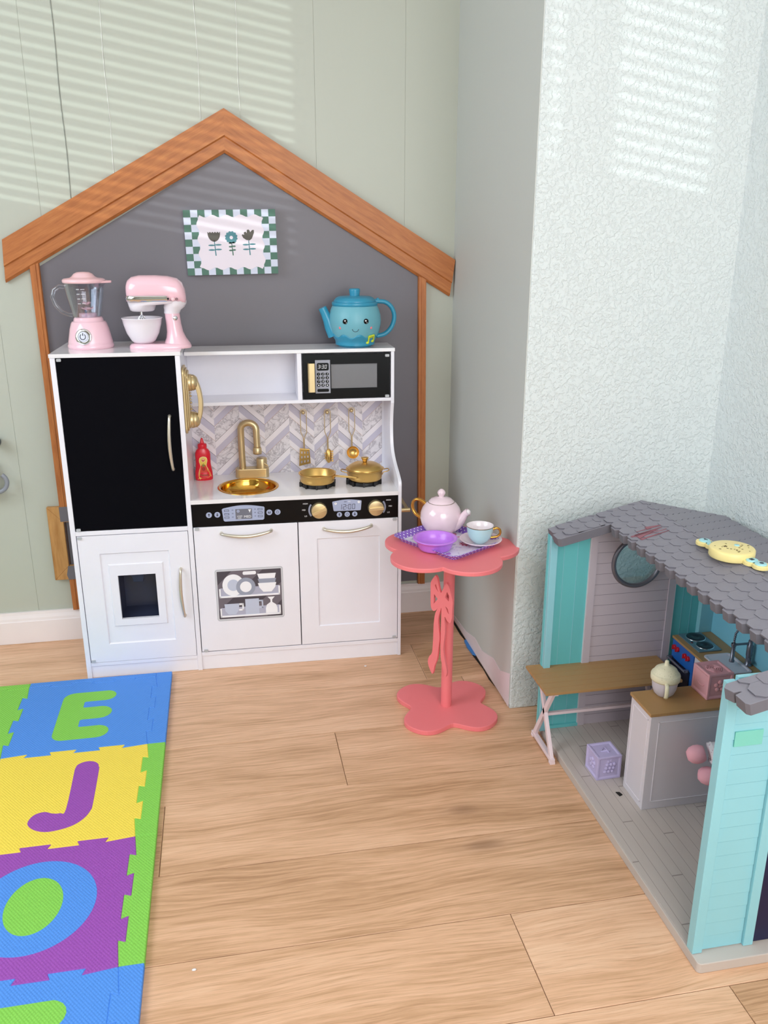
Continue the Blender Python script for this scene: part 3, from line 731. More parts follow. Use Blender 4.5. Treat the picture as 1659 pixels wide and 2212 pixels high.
for a, b, n, k in (((-hw, -hh), (hw, -hh), 48, 4.5), ((hw, -hh), (hw, hh), 36, 3.5), ((hw, hh), (-hw, hh), 48, 4.5), ((-hw, hh), (-hw, -hh), 36, 3.5)):
    d = Vector((b[0]-a[0], b[1]-a[1])).normalized(); nr = Vector((d.y, -d.x))
    for i in range(n):
        t = i/n; q_ = Vector(a)+(Vector(b)-Vector(a))*t-nr*(.0032*math.cos(2*PI*k*t)-.0022); P.append((q_.x, q_.y))
mb.prism(P, 0, .0006, CPK)
mb.out('checked_border', pic)
mb = MB(FR(-.0206))
def fl(cx, top, kind):
    m1 = CB if kind != 1 else CT
    if kind == 0:
        mb.prism([(cx-.0165, top)]+[(cx-.0165+.033*i/10, top-(.0032 if i % 2 else .0)) for i in range(1, 10)]+[(cx+.0165, top)]+[(cx+.0165*math.cos(math.radians(a)), top-.004-.0215*math.sin(math.radians(a))) for a in range(0, 181, 12)], 0, .0003, m1)
    elif kind == 1:
        mb.prism([(cx+(.0138+.0024*abs(math.sin(6*t)))*math.cos(t)*1.05, top-.016+(.0138+.0024*abs(math.sin(6*t)))*math.sin(t)) for t in [2*PI*i/84 for i in range(84)]], 0, .0003, m1)
        mb.prism(circ(cx, top-.0165, .0045, 16), 0, .0006, CPK)
    else:
        mb.prism([(cx-.0175, top-.009), (cx-.015, top-.0065), (cx-.011, top-.0085), (cx-.0115, top-.002), (cx-.007, top+.0), (cx-.004, top-.004), (cx-.003, top+.004), (cx+.001, top+.0055), (cx+.0045, top+.002), (cx+.005, top-.002), (cx+.011, top+.004), (cx+.0155, top+.004), (cx+.0155, top-.003), (cx+.009, top-.018), (cx+.003, top-.0225), (cx-.006, top-.0215), (cx-.014, top-.016)], 0, .0003, m1)
    lm = CT if kind != 1 else CG
    b_ = top-.0225 if kind != 1 else top-.03
    mb.prism([(cx-.001, b_), (cx+.001, b_), (cx+.0035, -.0335), (cx+.0005, -.0335)], 0, .0003, lm)
    for k, z in enumerate(((-.006, -.018) if kind != 1 else (-.001, -.0105, -.020))):
        ww = .016 if kind != 1 else .0085
        for s_ in (-1, 1): mb.prism(circ(cx+.001+s_*ww*.55, z+.0005*s_, ww*.55, 16, .0021), 0, .0003, lm)
fl(-.045, .028, 0); fl(.0005, .029, 1); fl(.046, .027, 2)
mb.out('flower_print', pic)

# ------------------------------------------------------------------ things on the kitchen top
def onK(name, label, cat, x, y, z, rz=0.0, group=None):
    return thing(name, label, cat, K(x, y, z), KA+rz, group)
# blender
t = onK('toy_blender', 'pink toy blender with clear jug and round power button on top of the fridge unit', 'toy blender', .0805, -.163, ZT)
mb = MB(); mb.lathe([(.0545, 0), (.0565, .002), (.0570, .007), (.0555, .0105), (.0545, .0112), (.0550, .013), (.0545, .017), (.0525, .026), (.048, .048), (.0435, .062), (.0405, .066), None, (.0405, .066), (.0370, .067), (.0355, .073), (.033, .077), (0, .077)], PINK, n=48)
mb.out('base', t)
BM = T(-.0075, -.0505, .032) @ Matrix.Rotation(math.radians(-10), 4, 'Z') @ Matrix.Rotation(math.radians(80), 4, 'X')
mb = MB(BM); mb.lathe([(.0195, -.006), (.0205, .0015), (.0195, .003), (.0128, .0022)], CHROME, n=32); b_ = mb.out('button_ring', t)
mb = MB(BM); mb.lathe([(.0128, .0022), (.0125, .0045), (.010, .0058), (0, .0062)], mat('button_pale', 'd9dcea', 0.3), n=28)
mb.loft([[(rr*math.cos(a), rr*math.sin(a), .0066) for a in [math.radians(125+290*i/20) for i in range(21)]] for rr in (.0078, .0060)], INK, smooth=False, caps=False, closed=False)
mb.box(-.0009, .0009, .0025, .0088, .0062, .0068, INK); mb.out('power_symbol', b_)
mb = MB(T(-.002, 0, 0)); prof = [(.0325, .076), (.0345, .080), (.041, .112), (.0455, .135), (.0485, .160)]
mb.lathe(prof, CLEAR, n=48); mb.lathe([(r-.0022, z) for r, z in prof], CLEAR, n=48)
mb.tube([(.036, 0, .159), (.046, 0, .155), (.052, 0, .158)], [.010, .007, .003], CLEAR, n=12)
jug = mb.out('jug', t)
mb = MB(T(-.002, 0, 0)); mb.tube([(-.044, 0, .150), (-.060, 0, .152), (-.074, 0, .143), (-.079, 0, .126), (-.073, 0, .106), (-.060, 0, .090), (-.046, 0, .083), (-.034, 0, .081)], [.0055]*8, CLEAR, n=14); mb.out('jug_handle', jug)
mb = MB()
for i in range(4): mb.prism([(-.004, .112+.0115*i), (.006, .112+.0115*i), (.006, .1128+.0115*i), (-.004, .1128+.0115*i)], 0, .0003, INKW, FR(-.0440-.0018*i, 0, 0)); mb.prism([(-.014, .1112+.0115*i), (-.007, .1112+.0115*i), (-.007, .1134+.0115*i), (-.014, .1134+.0115*i)], 0, .0003, GREYP, FR(-.0432-.0018*i, 0, 0))
mb.out('measure_marks', jug)
mb = MB(); mb.lathe([(.022, .077), (.022, .0855), (.020, .087), (0, .087)], PINK, n=30)
mb.lathe([(.006, .087), (.005, .110), (0, .111)], CLEAR, n=14)
for k in range(4):
    a = k*PI/2+.4; mb.box(.001, .015, -.0042, .0042, -.0015, .0015, PINK, T(0, 0, .094) @ RZ(a) @ Matrix.Rotation(-.35, 4, 'Y')); mb.box(.001, .011, -.0035, .0035, -.0015, .0015, PINK, T(0, 0, .107) @ RZ(a+.7) @ Matrix.Rotation(-.5, 4, 'Y'))
mb.out('blade', t)
mb = MB(T(-.002, 0, 0)); mb.lathe([(.0470, .160), (.0505, .1605), (.0520, .164), (.0515, .168), (.047, .171), (.034, .1725), (.028, .176), (.023, .182), (.015, .186), (0, .187)], PINKL, n=48)
mb.loft([[(.030, y_, .1675), (.055, y_*.6, .166), (.0655, y_*.3, .1615)] for y_ in (-.024, .024)], PINKL, closed=False, caps=False)
mb.prism([(.035, -.032), (.052, -.018), (.0665, -.006), (.0670, .006), (.052, .018), (.035, .032)], .1600, .1655, PINKL)
mb.out('lid', t, bevel=.0012)

# stand mixer (side view, bowl to the left)
t = onK('toy_stand_mixer', 'pink toy stand mixer with white bowl standing between the blender and the picture', 'toy mixer', .2570, -.196, ZT)
def sec(x, zc, rz_, ry, n=24, p=2.4):
    out = []
    for i in range(n):
        a = 2*PI*i/n; c, s_ = math.cos(a), math.sin(a)
        out.append((x, ry*abs(c)**(2/p)*(1 if c > 0 else -1), zc+rz_*abs(s_)**(2/p)*(1 if s_ > 0 else -1)))
    return out
mb = MB()     # foot + column
foot = []
mb.loft([[(x, y, z) for x, y in [(cx+hw_*abs(math.cos(a))**.8*(1 if math.cos(a) > 0 else -1), hy*abs(math.sin(a))**.8*(1 if math.sin(a) > 0 else -1)) for a in [2*PI*i/36 for i in range(36)]]] for z, cx, hw_, hy in
         ((0, 0, .0765, .040), (.002, 0, .0775, .041), (.007, 0, .0765, .040), (.0115, 0, .0725, .037), (.0128, 0, .066, .033))], PINK)
mb.loft([[(cx+hw_*math.cos(a), hy*math.sin(a), z) for a in [2*PI*i/28 for i in range(28)]] for z, cx, hw_, hy in
         ((.010, .042, .033, .032), (.016, .041, .030, .030), (.025, .040, .025, .027), (.040, .038, .0205, .024), (.060, .036, .0190, .022), (.080, .0345, .0187, .021), (.088, .034, .0187, .021))], PINK)
mb.out('stand', t)
mb = MB()
mb.loft([sec(x, zc, rz_, ry) for x, zc, rz_, ry in ((-.0735, .139, .004, .008), (-.0725, .140, .018, .020), (-.068, .1415, .0265, .028), (-.058, .1435, .032, .033), (-.040, .1448, .0345, .0355), (0, .1448, .0345, .036), (.030, .1435, .0335, .036), (.052, .140, .0315, .034), (.063, .1345, .027, .030), (.0695, .128, .018, .022), (.0715, .124, .006, .010))], PINK)
hd = mb.out('motor_head', t)
mb = MB()
mb.loft([[(x, y, z) for x, y in [(cx+hw_*math.cos(a), hy*math.sin(a)) for a in [2*PI*i/36 for i in range(36)]]] for z, cx, hw_, hy in ((.092, -.038, .026, .024), (.0945, -.038, .030, .028), (.107, -.0375, .034, .031), (.1125, 0-.002, .071, .0355), (.1165, -.001, .0725, .037), (.1175, -.001, .0725, .037))], WPLAST)
mb.loft([[(cx+hw_*math.cos(a), hy*math.sin(a), z) for a in [2*PI*i/28 for i in range(28)]] for z, cx, hw_, hy in ((.086, .0335, .0195, .0215), (.094, .036, .021, .022), (.101, .040, .026, .026), (.110, .044, .0275, .030), (.1165, .044, .028, .030))], WPLAST)
mb.out('head_underside', t)
mb = MB()
mb.loft([[(-.001+k*.0745*abs(c)**.5*(1 if c > 0 else -1), k*.0378*abs(s_)**.5*(1 if s_ > 0 else -1), z) for c, s_ in [(math.cos(math.radians(a)), math.sin(math.radians(a))) for a in range(110, 282, 4)]] for z, k in ((.1170, .99), (.1180, 1.012), (.1300, 1.012), (.1310, .99))], CHROME, caps=False, closed=False)
mb.out('chrome_band', hd)
mb = MB(FR(-.0345)); mb.lathe([(.0052, -.004), (.0050, .003), (.003, .005), (0, .0052)], PINKL, T(.0415, .1225, 0), 20)
mb.lathe([(.0026, 0), (.0024, .0022), (0, .0024)], BLACKP, T(.0295, .1235, 0), 14); mb.lathe([(.0028, 0), (.0028, .002), (.0018, .002), (.0018, 0)], BLACKP, T(.0505, .1225, -.002), 14)
mb.out('speed_lever', hd)
mb = MB(FR(-.0210)); mb.lathe([(.0062, -.006), (.0060, .001), (.004, .0022), (0, .0026)], CHROME, T(.0425, .075, 0) @ Matrix.Rotation(.35, 4, 'Y'), 22); mb.out('release_button', t)
bc = T(-.041, -.002, 0)
mb = MB(bc); mb.lathe([(0, .0128), (.022, .013), (.030, .020), (.040, .038), (.0465, .060), (.0490, .0735), (.0505, .0745), (.0500, .0765), (.0475, .0760), (.0445, .060), (.037, .036), (.020, .018), (0, .0175)], WPLAST, n=48)
mb.out('bowl', t)
mb = MB(bc); mb.lathe([(.0035, .094), (.0035, .070)], CHROME, n=12)
for k in range(6):
    a = PI*k/6
    mb.tube([(math.cos(a)*r_, math.sin(a)*r_, z) for r_, z in ((.002, .084), (.0085, .074), (.0105, .060), (.006, .044), (0, .040), (-.006, .044), (-.0105, .060), (-.0085, .074), (-.002, .084))], .0009, CHROME, n=6)
mb.out('whisk', t)

# smiling teal teapot
t = onK('toy_teapot', 'teal plastic toy teapot with a smiling face on the kitchen top above the microwave', 'toy teapot', .7695, -.1020, ZTR)
mb = MB(); prof = [(.042, 0), (.0448, .001), (.0455, .0035), None, (.0445, .004), (.0455, .0055), (.052, .015), (.0605, .028), (.0665, .042), (.0705, .058), (.0715, .070), (.0700, .084), (.0665, .097), (.0615, .108), (.0600, .1105)]
mb.lathe(prof[:3]+prof[4:6], TEAL, n=56); mb.lathe(prof[5:], TEALL, n=56); body = mb.out('body', t)
mb = MB(); n = 72; rows = []
def bodyr(z):
    pp = [p for p in prof if p][5:]
    for a, b in zip(pp, pp[1:]):
        if a[1] <= z <= b[1]: return a[0]+(b[0]-a[0])*(z-a[1])/(b[1]-a[1])
    return pp[0][0]
for j in range(8):
    row = []
    for i in range(n):
        a = 2*PI*i/n; zt = .0315+.0048*math.cos(9*a+.9)
        z = .0055+(zt-.0055)*min(1, j/6); r_ = bodyr(z)+(.0018 if j < 7 else -.001); row.append((r_*math.cos(a), r_*math.sin(a), z+(.0 if j < 7 else .0006)))
    rows.append(row)
mb.loft(rows, TEAL, caps=False); mb.out('wavy_base', body)
mb = MB(); mb.lathe([(.0595, .1085), (.0620, .1095), (.0625, .116), (.0610, .1185), (.0575, .1190), None, (.0565, .1192), (.0575, .1205), (.0560, .1235), (.051, .1290), (.044, .1325), (.020, .1345), (0, .135)], TEAL, n=56)
mb.lathe([(.0135, .134), (.0135, .1365), (.0150, .148), (.0148, .152), (.012, .1535), (0, .154)], TEAL, n=28); mb.out('lid', t)
mb = MB(); mb.tube([(-.058, 0, .030), (-.068, 0, .052), (-.0745, 0, .072), (-.082, 0, .090), (-.0885, 0, .104)], [.017, .0155, .013, .0115, .0110], TEAL, n=20); mb.out('spout', t)
mb = MB(); P = cat([(.040, .122), (.058, .1195), (.068, .119), (.085, .1165), (.100, .105), (.1085, .086), (.108, .066), (.099, .046), (.082, .031), (.060, .026)], 4)
mb.tube([(p[0], 0, p[1]) for p in P], .0085, TEAL, n=16, flat=.72); mb.ell((.0635, 0, .123), (.0055, .006, .0055), TEAL); mb.out('handle', t)
def onbody(x, z, dr=.0005):
    r_ = bodyr(z)+dr; return Vector((x, -math.sqrt(max(1e-6, r_*r_-x*x)), z))
for x in (-.0338, .0212):
    mb = MB(); p = onbody(x, .0722); mb.ell(p, (.0070, .0035, .0070), BLACKG)
    e_ = mb.out('eye', t, label='round black eye'); mb = MB()
    p2 = onbody(x-.001, .0740, .0040); mb.ell((p2.x, p2.y+.0002, p2.z), (.0021, .0008, .0021), INKW); p3 = onbody(x+.002, .0690, .0036); mb.ell(p3, (.0011, .0006, .0011), INKW)
    mb.out('eye_highlight', e_)
for x in (-.0455, .0350):
    mb = MB(); p = onbody(x, .0548, -.0018); mb.ell(p, (.0044, .0028, .0044), mat('cheek_coral', 'ec7f8a', 0.4))
    mb.out('cheek', t, label='coral pink cheek')
mb = MB(); mb.tube([tuple(onbody(-.0075+.0083*math.cos(a), .0530+.0088*math.sin(a)*.9, .0002)) for a in [math.radians(185+170*i/14) for i in range(15)]], .0006, INK, n=6); mb.out('mouth', t)
YG = mat('lime_yellow', 'd5e33a', 0.4); mb = MB()
for q0 in (((.0305, .014), (.0305, .031), (.0455, .034), (.0455, .0175)),):
    for a, b in zip(q0, q0[1:]): mb.tube([tuple(onbody(a[0]+(b[0]-a[0])*k/4, a[1]+(b[1]-a[1])*k/4, .003)) for k in range(5)], .0022, YG, n=8)
    mb.tube([tuple(onbody(.0310+.0140*k/4, .027+.003*k/4, .0028)) for k in range(5)], .0022, mat('lime_shade', 'b3bf36', 0.4), n=8)
    for c_ in ((.0275, .0135), (.0420, .0170)): mb.ell(onbody(c_[0], c_[1], .003), (.0042, .0025, .0036), YG)
mb.out('music_note', t, label='yellow music note button')

# ------------------------------------------------------------------ ketchup bottle
t = onK('ketchup_bottle', 'red toy ketchup squeeze bottle with a tomato label left of the sink', 'toy bottle', .3370, -.0840, ZCO, .05)
mb = MB(); n = 32
def ovl(z, rx, ry): return [(rx*abs(math.cos(a))**.85*(1 if math.cos(a) > 0 else -1), ry*abs(math.sin(a))**.85*(1 if math.sin(a) > 0 else -1), z) for a in [2*PI*i/n for i in range(n)]]
mb.loft([ovl(*p) for p in ((0, .0225, .0125), (.0018, .0245, .014), (.010, .0247, .0142), (.024, .0240, .0140), (.036, .0218, .0132), (.048, .0205, .0125), (.060, .0208, .0127), (.072, .0212, .0128), (.080, .0202, .0122), (.087, .0165, .0110), (.0905, .0125, .0100), (.093, .0120, .0100))], RED)
bt = mb.out('body', t)
mb = MB(); mb.lathe([(.0120, .092), (.0126, .093), (.0126, .1010), (.0118, .1035), (.0060, .1050), (.0052, .108), (.0035, .1165), (.0022, .1200), (0, .1204)], RED, n=32); mb.out('cap', t)
mb = MB()
def lab(pts, dy, m):
    c = [0, 0]
    vs = []
    for x, z in pts: 
        ry = .0142 if z < .03 else .0133; vs.append(mb.v((x, -ry*math.sqrt(max(0, 1-(x/.0262)**2))-dy, z)))
    mb.f(vs, m)
L_ = cat([(-.0165, .004), (.0175, .008), (.0185, .018), (.0135, .032), (.0085, .044), (.0115, .058), (.009, .067), (0, .070), (-.009, .066), (-.0115, .056), (-.0085, .043), (-.0125, .030), (-.0155, .018), (-.0165, .004)], 4)[:-1]
lab([(x*1.0, z) for x, z in L_], .0004, CREAMP); lab([(x*.86, .036+(z-.036)*.93) for x, z in L_], .0007, mat('label_yellow', 'f3cf57', 0.4))
lab([(x, z) for x, z in [(-.011, .024), (.010, .024), (.0095, .036), (.006, .045), (-.003, .048), (-.008, .042)]], .0010, mat('label_tomato', 'd8412a', 0.4))
lab(circ(0, .0345, .0052, 18), .0013, mat('label_tomato2', 'b02418', 0.4)); lab(circ(0, .060, .0058, 18), .0010, CREAMP); lab(circ(0, .060, .0044, 18), .0013, mat('label_red', 'd63a3a', 0.4)); lab(circ(.0, .0615, .0022, 10), .0016, CREAMP)
mb.prism([(-.004, .050), (-.002, .044), (0, .052), (.002, .044), (.0045, .050), (.003, .041), (-.003, .041)], 0, .0003, mat('label_leaf', '6f8a3a', 0.5), FR(-.0138))
mb.text('Tomato', .0088, mat('label_ink', '6e6231', 0.5), FR(-.0152) @ T(.0006, .0165, 0), .0001, shear=.25, sx=.9)
mb.box(-.009, .009, -.0153, -.0150, .0095, .0105, mat('label_red', 'd63a3a', 0.4))
mb.out('label', bt, recalc=False)

# ------------------------------------------------------------------ toy telephone on the fridge side
t = onK('toy_telephone', 'gold toy wall telephone mounted on the side of the fridge unit', 'toy telephone', XD1+.0005, -.2420, .6700)
PM = Matrix(((0, 0, 1, 0), (1, 0, 0, 0), (0, 1, 0, 0), (0, 0, 0, 1)))     # u=y, v=z, w=x
mb = MB(PM)
for k, (h0, h1, w_, a, b) in enumerate(((.0, .168, .040, 0, .0058), (.006, .162, .036, .0058, .0100), (.012, .156, .032, .0100, .0140))):
    mb.prism(rrect(-w_, h0, w_, h1, .014, 5), a, b, GOLD)
bs = mb.out('base_plate', t, bevel=.0014)
for z in (.126, .030):
    mb = MB(); mb.lathe([(.0215, .0140), (.0215, .0205), (.0200, .0215), (0, .0215)], GOLD, T(0, 0, z) @ Matrix.Rotation(PI/2, 4, 'Y'), 32); mb.out('cradle', t)
mb = MB()
for i in range(9):
    mb.ell((.0160, .004-.004*(i % 2), .108-.0085*i), (.0030, .0035, .0028), NICKEL if i % 2 else GOLD, n=10)
mb.out('dial_button', t, label='row of dial buttons')
mb = MB()
for z in (.126, .030): mb.lathe([(.0200, 0), (.0205, .002), (.0190, .007), (.0140, .0125), (.007, .0155), (0, .0162)], GOLD, T(.0215, 0, z) @ Matrix.Rotation(PI/2, 4, 'Y'), 32)
P = cat([(.0230, .1430), (.0320, .1345), (.0400, .112), (.0440, .086), (.0435, .062), (.0380, .036), (.0270, .0165)], 5)
hs_ = [.0075+.0020*math.sin(PI*i/(len(P)-1)) for i in range(len(P))]
rings = []
for i, p in enumerate(P):
    a = Vector(P[min(i+1, len(P)-1)])-Vector(P[max(i-1, 0)]); a.normalize(); nr = Vector((a.y, -a.x)); hw_ = .0115
    q0 = Vector(p)
    ins = q0-nr*hs_[i]*1.0 if nr.x > 0 else q0+nr*hs_[i]; outp = q0+nr*.0025 if nr.x > 0 else q0-nr*.0025
    rings.append([(ins.x, -hw_, ins.y), (outp.x-.002, -hw_, outp.y), (outp.x, -hw_*.6, outp.y), (outp.x, hw_*.6, outp.y), (outp.x-.002, hw_, outp.y), (ins.x, hw_, ins.y)])
mb.loft(rings, GOLD, smooth=False)
mb.out('handset', t, bevel=.0008)

# ------------------------------------------------------------------ utensils
def utensil(name, label, x, z, low, head):
    t = onK(name, label, 'toy utensil', x, YB-.018, z, 0, 'gold toy utensils hanging from hooks above the hob')
    mb = MB(T(0, -.001, 0)); r = .00115; w_ = .0085; yo = -.004
    top = [(w_*math.cos(math.radians(a)), yo, .0015+w_*math.sin(math.radians(a))*.9) for a in range(0, 181, 20)]
    mb.tube([(0.0012, yo+.004, low), (.0012, yo+.003, -.075), (w_*1.0, yo, -.056)]+[(w_, yo, -.03)]+top+[(-w_, yo, -.03), (-w_, yo, -.056), (-.0012, yo+.003, -.075), (-.0012, yo+.004, low)], r, NICKEL if 0 else GOLD, n=8)
    mb.out('handle', t); head(t)
def spat(t):
    mb = MB(FR(-.001)); xs = [-.0150, -.0108, -.0076, -.0026, .0006, .0054, .0088, .0140]
    L = [(-.0125, -.106), (.0152, -.109), (.0175, -.1500), (-.0160, -.1570)]
    # blade as a grid with slots left open
    nu, nv = 7, 7
    def P_(u, v):
        a = Vector(L[0])*(1-u)+Vector(L[1])*u; b = Vector(L[3])*(1-u)+Vector(L[2])*u; return a*(1-v)+b*v
    for i in range(nu):
        for j in range(nv):
            if i % 2 == 1 and j % 2 == 1: continue
            u0, u1 = i/nu, (i+1)/nu; v0, v1 = j/nv, (j+1)/nv
            q_ = [P_(u0, v0), P_(u1, v0), P_(u1, v1), P_(u0, v1)]; mb.prism([(p.x, p.y) for p in q_], 0, .0012, BRASS2)
    mb.tube([(-.0125, -.106, .001), (.0152, -.109, .001)], .0022, BRASS2, n=8)
    mb.out('blade', t)
def fork(t):
    mb = MB(); mb.loft([[(.002+hw_*math.cos(a), -.001+d*math.sin(a)*-1, z) for a in [2*PI*i/20 for i in range(20)]] for z, hw_, d in ((-.108, .003, .002), (-.112, .007, .005), (-.122, .0088, .008), (-.134, .0092, .009), (-.143, .0075, .007), (-.149, .003, .003))], BRASS2)
    for k in range(5):
        z = -.114-.007*k; mb.box(.009, .0145, -.012, -.004, z-.0018, z+.0018, BRASS2)
    for k in range(3):
        mb.box(-.0105, -.007, -.010, -.004, -.119-.008*k-.0016, -.119-.008*k+.0016, BRASS2)
    mb.out('pasta_scoop', t, bevel=.0005)
def ladle(t):
    mb = MB(T(.0030, -.003, -.1235) @ Matrix.Rotation(math.radians(78), 4, 'X')); mb.lathe([(.0182, .0), (.0175, -.004), (.014, -.009), (.007, -.0125), (0, -.0132), None, (0, -.0122), (.007, -.0113), (.0135, -.008), (.0168, -.0035), (.0174, .0), (.0182, 0)], BRASS2, n=36); mb.out('ladle_bowl', t)
utensil('toy_spatula', 'gold slotted toy spatula, leftmost of the three hanging utensils', HK[0][0], HK[0][1], -.108, spat)
utensil('toy_pasta_fork', 'gold toothed toy pasta server, middle of the three hanging utensils', HK[1][0], HK[1][1], -.112, fork)
utensil('toy_ladle', 'gold round toy ladle, rightmost of the three hanging utensils', HK[2][0], HK[2][1], -.106, ladle)

# ------------------------------------------------------------------ pan and pot
bz = ZCO+.0131
t = onK('toy_frying_pan', 'open brass toy pan on the left hob ring with a wire handle', 'toy pan', .6480, -.2045, bz)
mb = MB(); mb.lathe([(0, 0), (.043, 0), (.0465, .003), (.0475, .008), (.0480, .0235), (.0515, .0250), (.0518, .0262), (.0495, .0262), (.0462, .0245), (.0455, .006), (.042, .003), (0, .003)], BRASS2, n=64); mb.out('pan_body', t)
mb = MB(RZ(math.radians(-20))); mb.tube([(.046, -.0065, .021), (.052, -.007, .0195), (.085, -.011, .0200), (.112, -.0150, .0205), (.1165, -.0105, .0205), (.112, -.006, .0205), (.085, -.002, .0200), (.052, .005, .0195), (.046, .006, .021)], .0015, BRASS2, n=8); mb.box(.0455, .0495, -.009, .008, .013, .0225, BRASS2); mb.out('handle', t)
t = onK('toy_cooking_pot', 'brass toy pot with domed lid and two loop handles on the right hob ring', 'toy pot', .7810, -.1980, bz)
mb = MB(); mb.lathe([(0, 0), (.042, 0), (.046, .004), (.0475, .010), (.0485, .0285), (.0530, .0300), (.0533, .0312), (.0505, .0312), (.0465, .0290), (.045, .010), (0, .004)], BRASS2, n=64)
mb.out('pot_body', t)
for s_ in (-1, 1):
    mb = MB(T(0, 0, 0) @ RZ(-.10)); mb.tube([(s_*.0475, -.014, .016), (s_*.0495, -.0145, .0225), (s_*.062, -.014, .0255), (s_*.0665, -.007, .0265), (s_*.0665, .007, .0265), (s_*.062, .014, .0255), (s_*.0495, .0145, .0225), (s_*.0475, .014, .016)], .0014, BRASS2, n=8); mb.out('loop_handle', t)
mb = MB(T(0, 0, 0)); mb.lathe([(.0455, .0285), (.0495, .0305), (.0490, .0325), (.044, .0390), (.034, .0445), (.020, .0478), (.006, .0490), None, (.0062, .0488), (.0058, .052), (.0098, .0590), (.0106, .0608), (.0100, .0622), (0, .0630)], BRASS2, n=64); mb.out('lid', t)
# ------------------------------------------------------------------ coral flower table
TX, TY = .9150, -.6050
t = thing('flower_side_table', 'coral pink flower-topped pedestal table with a bow standing in front of the alcove corner', 'side table', (TX, TY, 0))
mb = MB(); a0 = math.radians(-45-3)
P = []
for i in range(120):
    a = 2*PI*i/120; r = .1195+.0250*math.cos(4*(a-a0))-.0045*math.cos(8*(a-a0)); P.append((r*math.cos(a)*1.01, r*math.sin(a)*.99))
mb.prism(P, .0, .0125, CORAL); mb.out('base', t, bevel=.0015)
mb = MB(); mb.lathe([(.0138, .0125), (.0138, .4300)], CORAL, n=40); mb.out('pole', t)
mb = MB(); P = []
for k in range(5):
    ac = math.radians(-148+72*k); c = (.0905*math.cos(ac), .0905*math.sin(ac)); R_ = .0775
    half = math.degrees(math.atan2(.0532+0.0, .0))  # placeholder kept simple
    w = math.acos(max(-1, min(1, .0)))
    # notch point between petals is where neighbouring circles meet
    dn = .0905*math.cos(math.radians(36)); hn = .0905*math.sin(math.radians(36)); rn = dn+math.sqrt(R_**2-hn**2)
    b = math.atan2(rn*math.sin(math.radians(36)), rn*math.cos(math.radians(36))-.0905)
    for i in range(22):
        a = ac-b+2*b*i/22; P.append((c[0]+R_*math.cos(a), c[1]+R_*math.sin(a)))
mb.prism(P, .4300, .4405, CORAL); mb.out('table_top', t, bevel=.0018)
# cut-out bow
o_ = [(-0.0215, 0.3703), (-0.029, 0.3599), (-0.0352, 0.3472), (-0.0353, 0.3272), (-0.0339, 0.2874), (-0.0297, 0.2774), (-0.0231, 0.2753), (-0.0154, 0.2817), (-0.0129, 0.2847), (-0.0198, 0.2691), (-0.0236, 0.2408), (-0.0245, 0.1993), (-0.0271, 0.1614), (-0.0361, 0.1466), (-0.0399, 0.1311), (-0.0355, 0.1162), (-0.0244, 0.1013), (-0.0183, 0.127), (-0.0108, 0.1484), (-0.0065, 0.1869), (-0.0045, 0.2105), (-0.0085, 0.2365), (-0.0101, 0.2586), (-0.0038, 0.283), (-0.0013, 0.2882), (-0.001, 0.2479), (-0.001, 0.1795), (0.0025, 0.1461), (0.0153, 0.1087), (0.0206, 0.1246), (0.0142, 0.1502), (0.008, 0.1826), (0.0119, 0.2295), (0.0095, 0.2692), (0.0161, 0.2623), (0.0265, 0.2577), (0.0312, 0.2714), (0.0317, 0.2938), (0.0328, 0.3161), (0.0294, 0.3282), (0.0225, 0.348), (0.0133, 0.3596), (0.006, 0.3499), (0.0012, 0.3376), (-0.0037, 0.3296), (-0.0091, 0.3413), (-0.0149, 0.3638)]
holes = [[(-0.0226, 0.3441), (-0.0196, 0.3475), (-0.0169, 0.3413), (-0.0119, 0.3294), (-0.0194, 0.3373)], [(-0.0241, 0.3204), (-0.013, 0.3103), (-0.0248, 0.2945)], [(0.0152, 0.3372), (0.0213, 0.328), (0.021, 0.3137), (0.0093, 0.3213)], [(0.0112, 0.2986), (0.0178, 0.294), (0.0233, 0.2801), (0.0168, 0.2848)]]
def curve_plate(name, outer, holes, M, depth, m, parent):
    cu = bpy.data.curves.new(name, 'CURVE'); cu.dimensions = '2D'; cu.fill_mode = 'BOTH'; cu.extrude = depth/2
    for pts in [outer]+holes:
        sp = cu.splines.new('POLY'); sp.points.add(len(pts)-1); sp.use_cyclic_u = True
        for p, q_ in zip(sp.points, pts): p.co = (q_[0], q_[1], 0, 1)
    ob = bpy.data.objects.new('t', cu); me = bpy.data.meshes.new_from_object(ob); bpy.data.objects.remove(ob)
    me.transform(M); me.name = name; me.materials.clear(); me.materials.append(m)
    for p in me.polygons: p.material_index = 0
    o = bpy.data.objects.new(name, me); COL.objects.link(o); o.parent = parent; return o
tx, ty = .61/.99810, -.79/.99810
BMt = Matrix(((tx, 0, -.7915, .896-TX), (ty, 0, -.6112, -.618-TY), (0, 1, 0, 0), (0, 0, 0, 1)))
ex = cat(o_+[o_[0]], 3)[:-1]
curve_plate('bow', ex, holes, BMt, .006, CORAL, t)
mb = MB(); mb.tube([(-.010, -.008, .31), (-.019, -.013, .31)], .006, CORAL, n=12); mb.out('bow_peg', t)

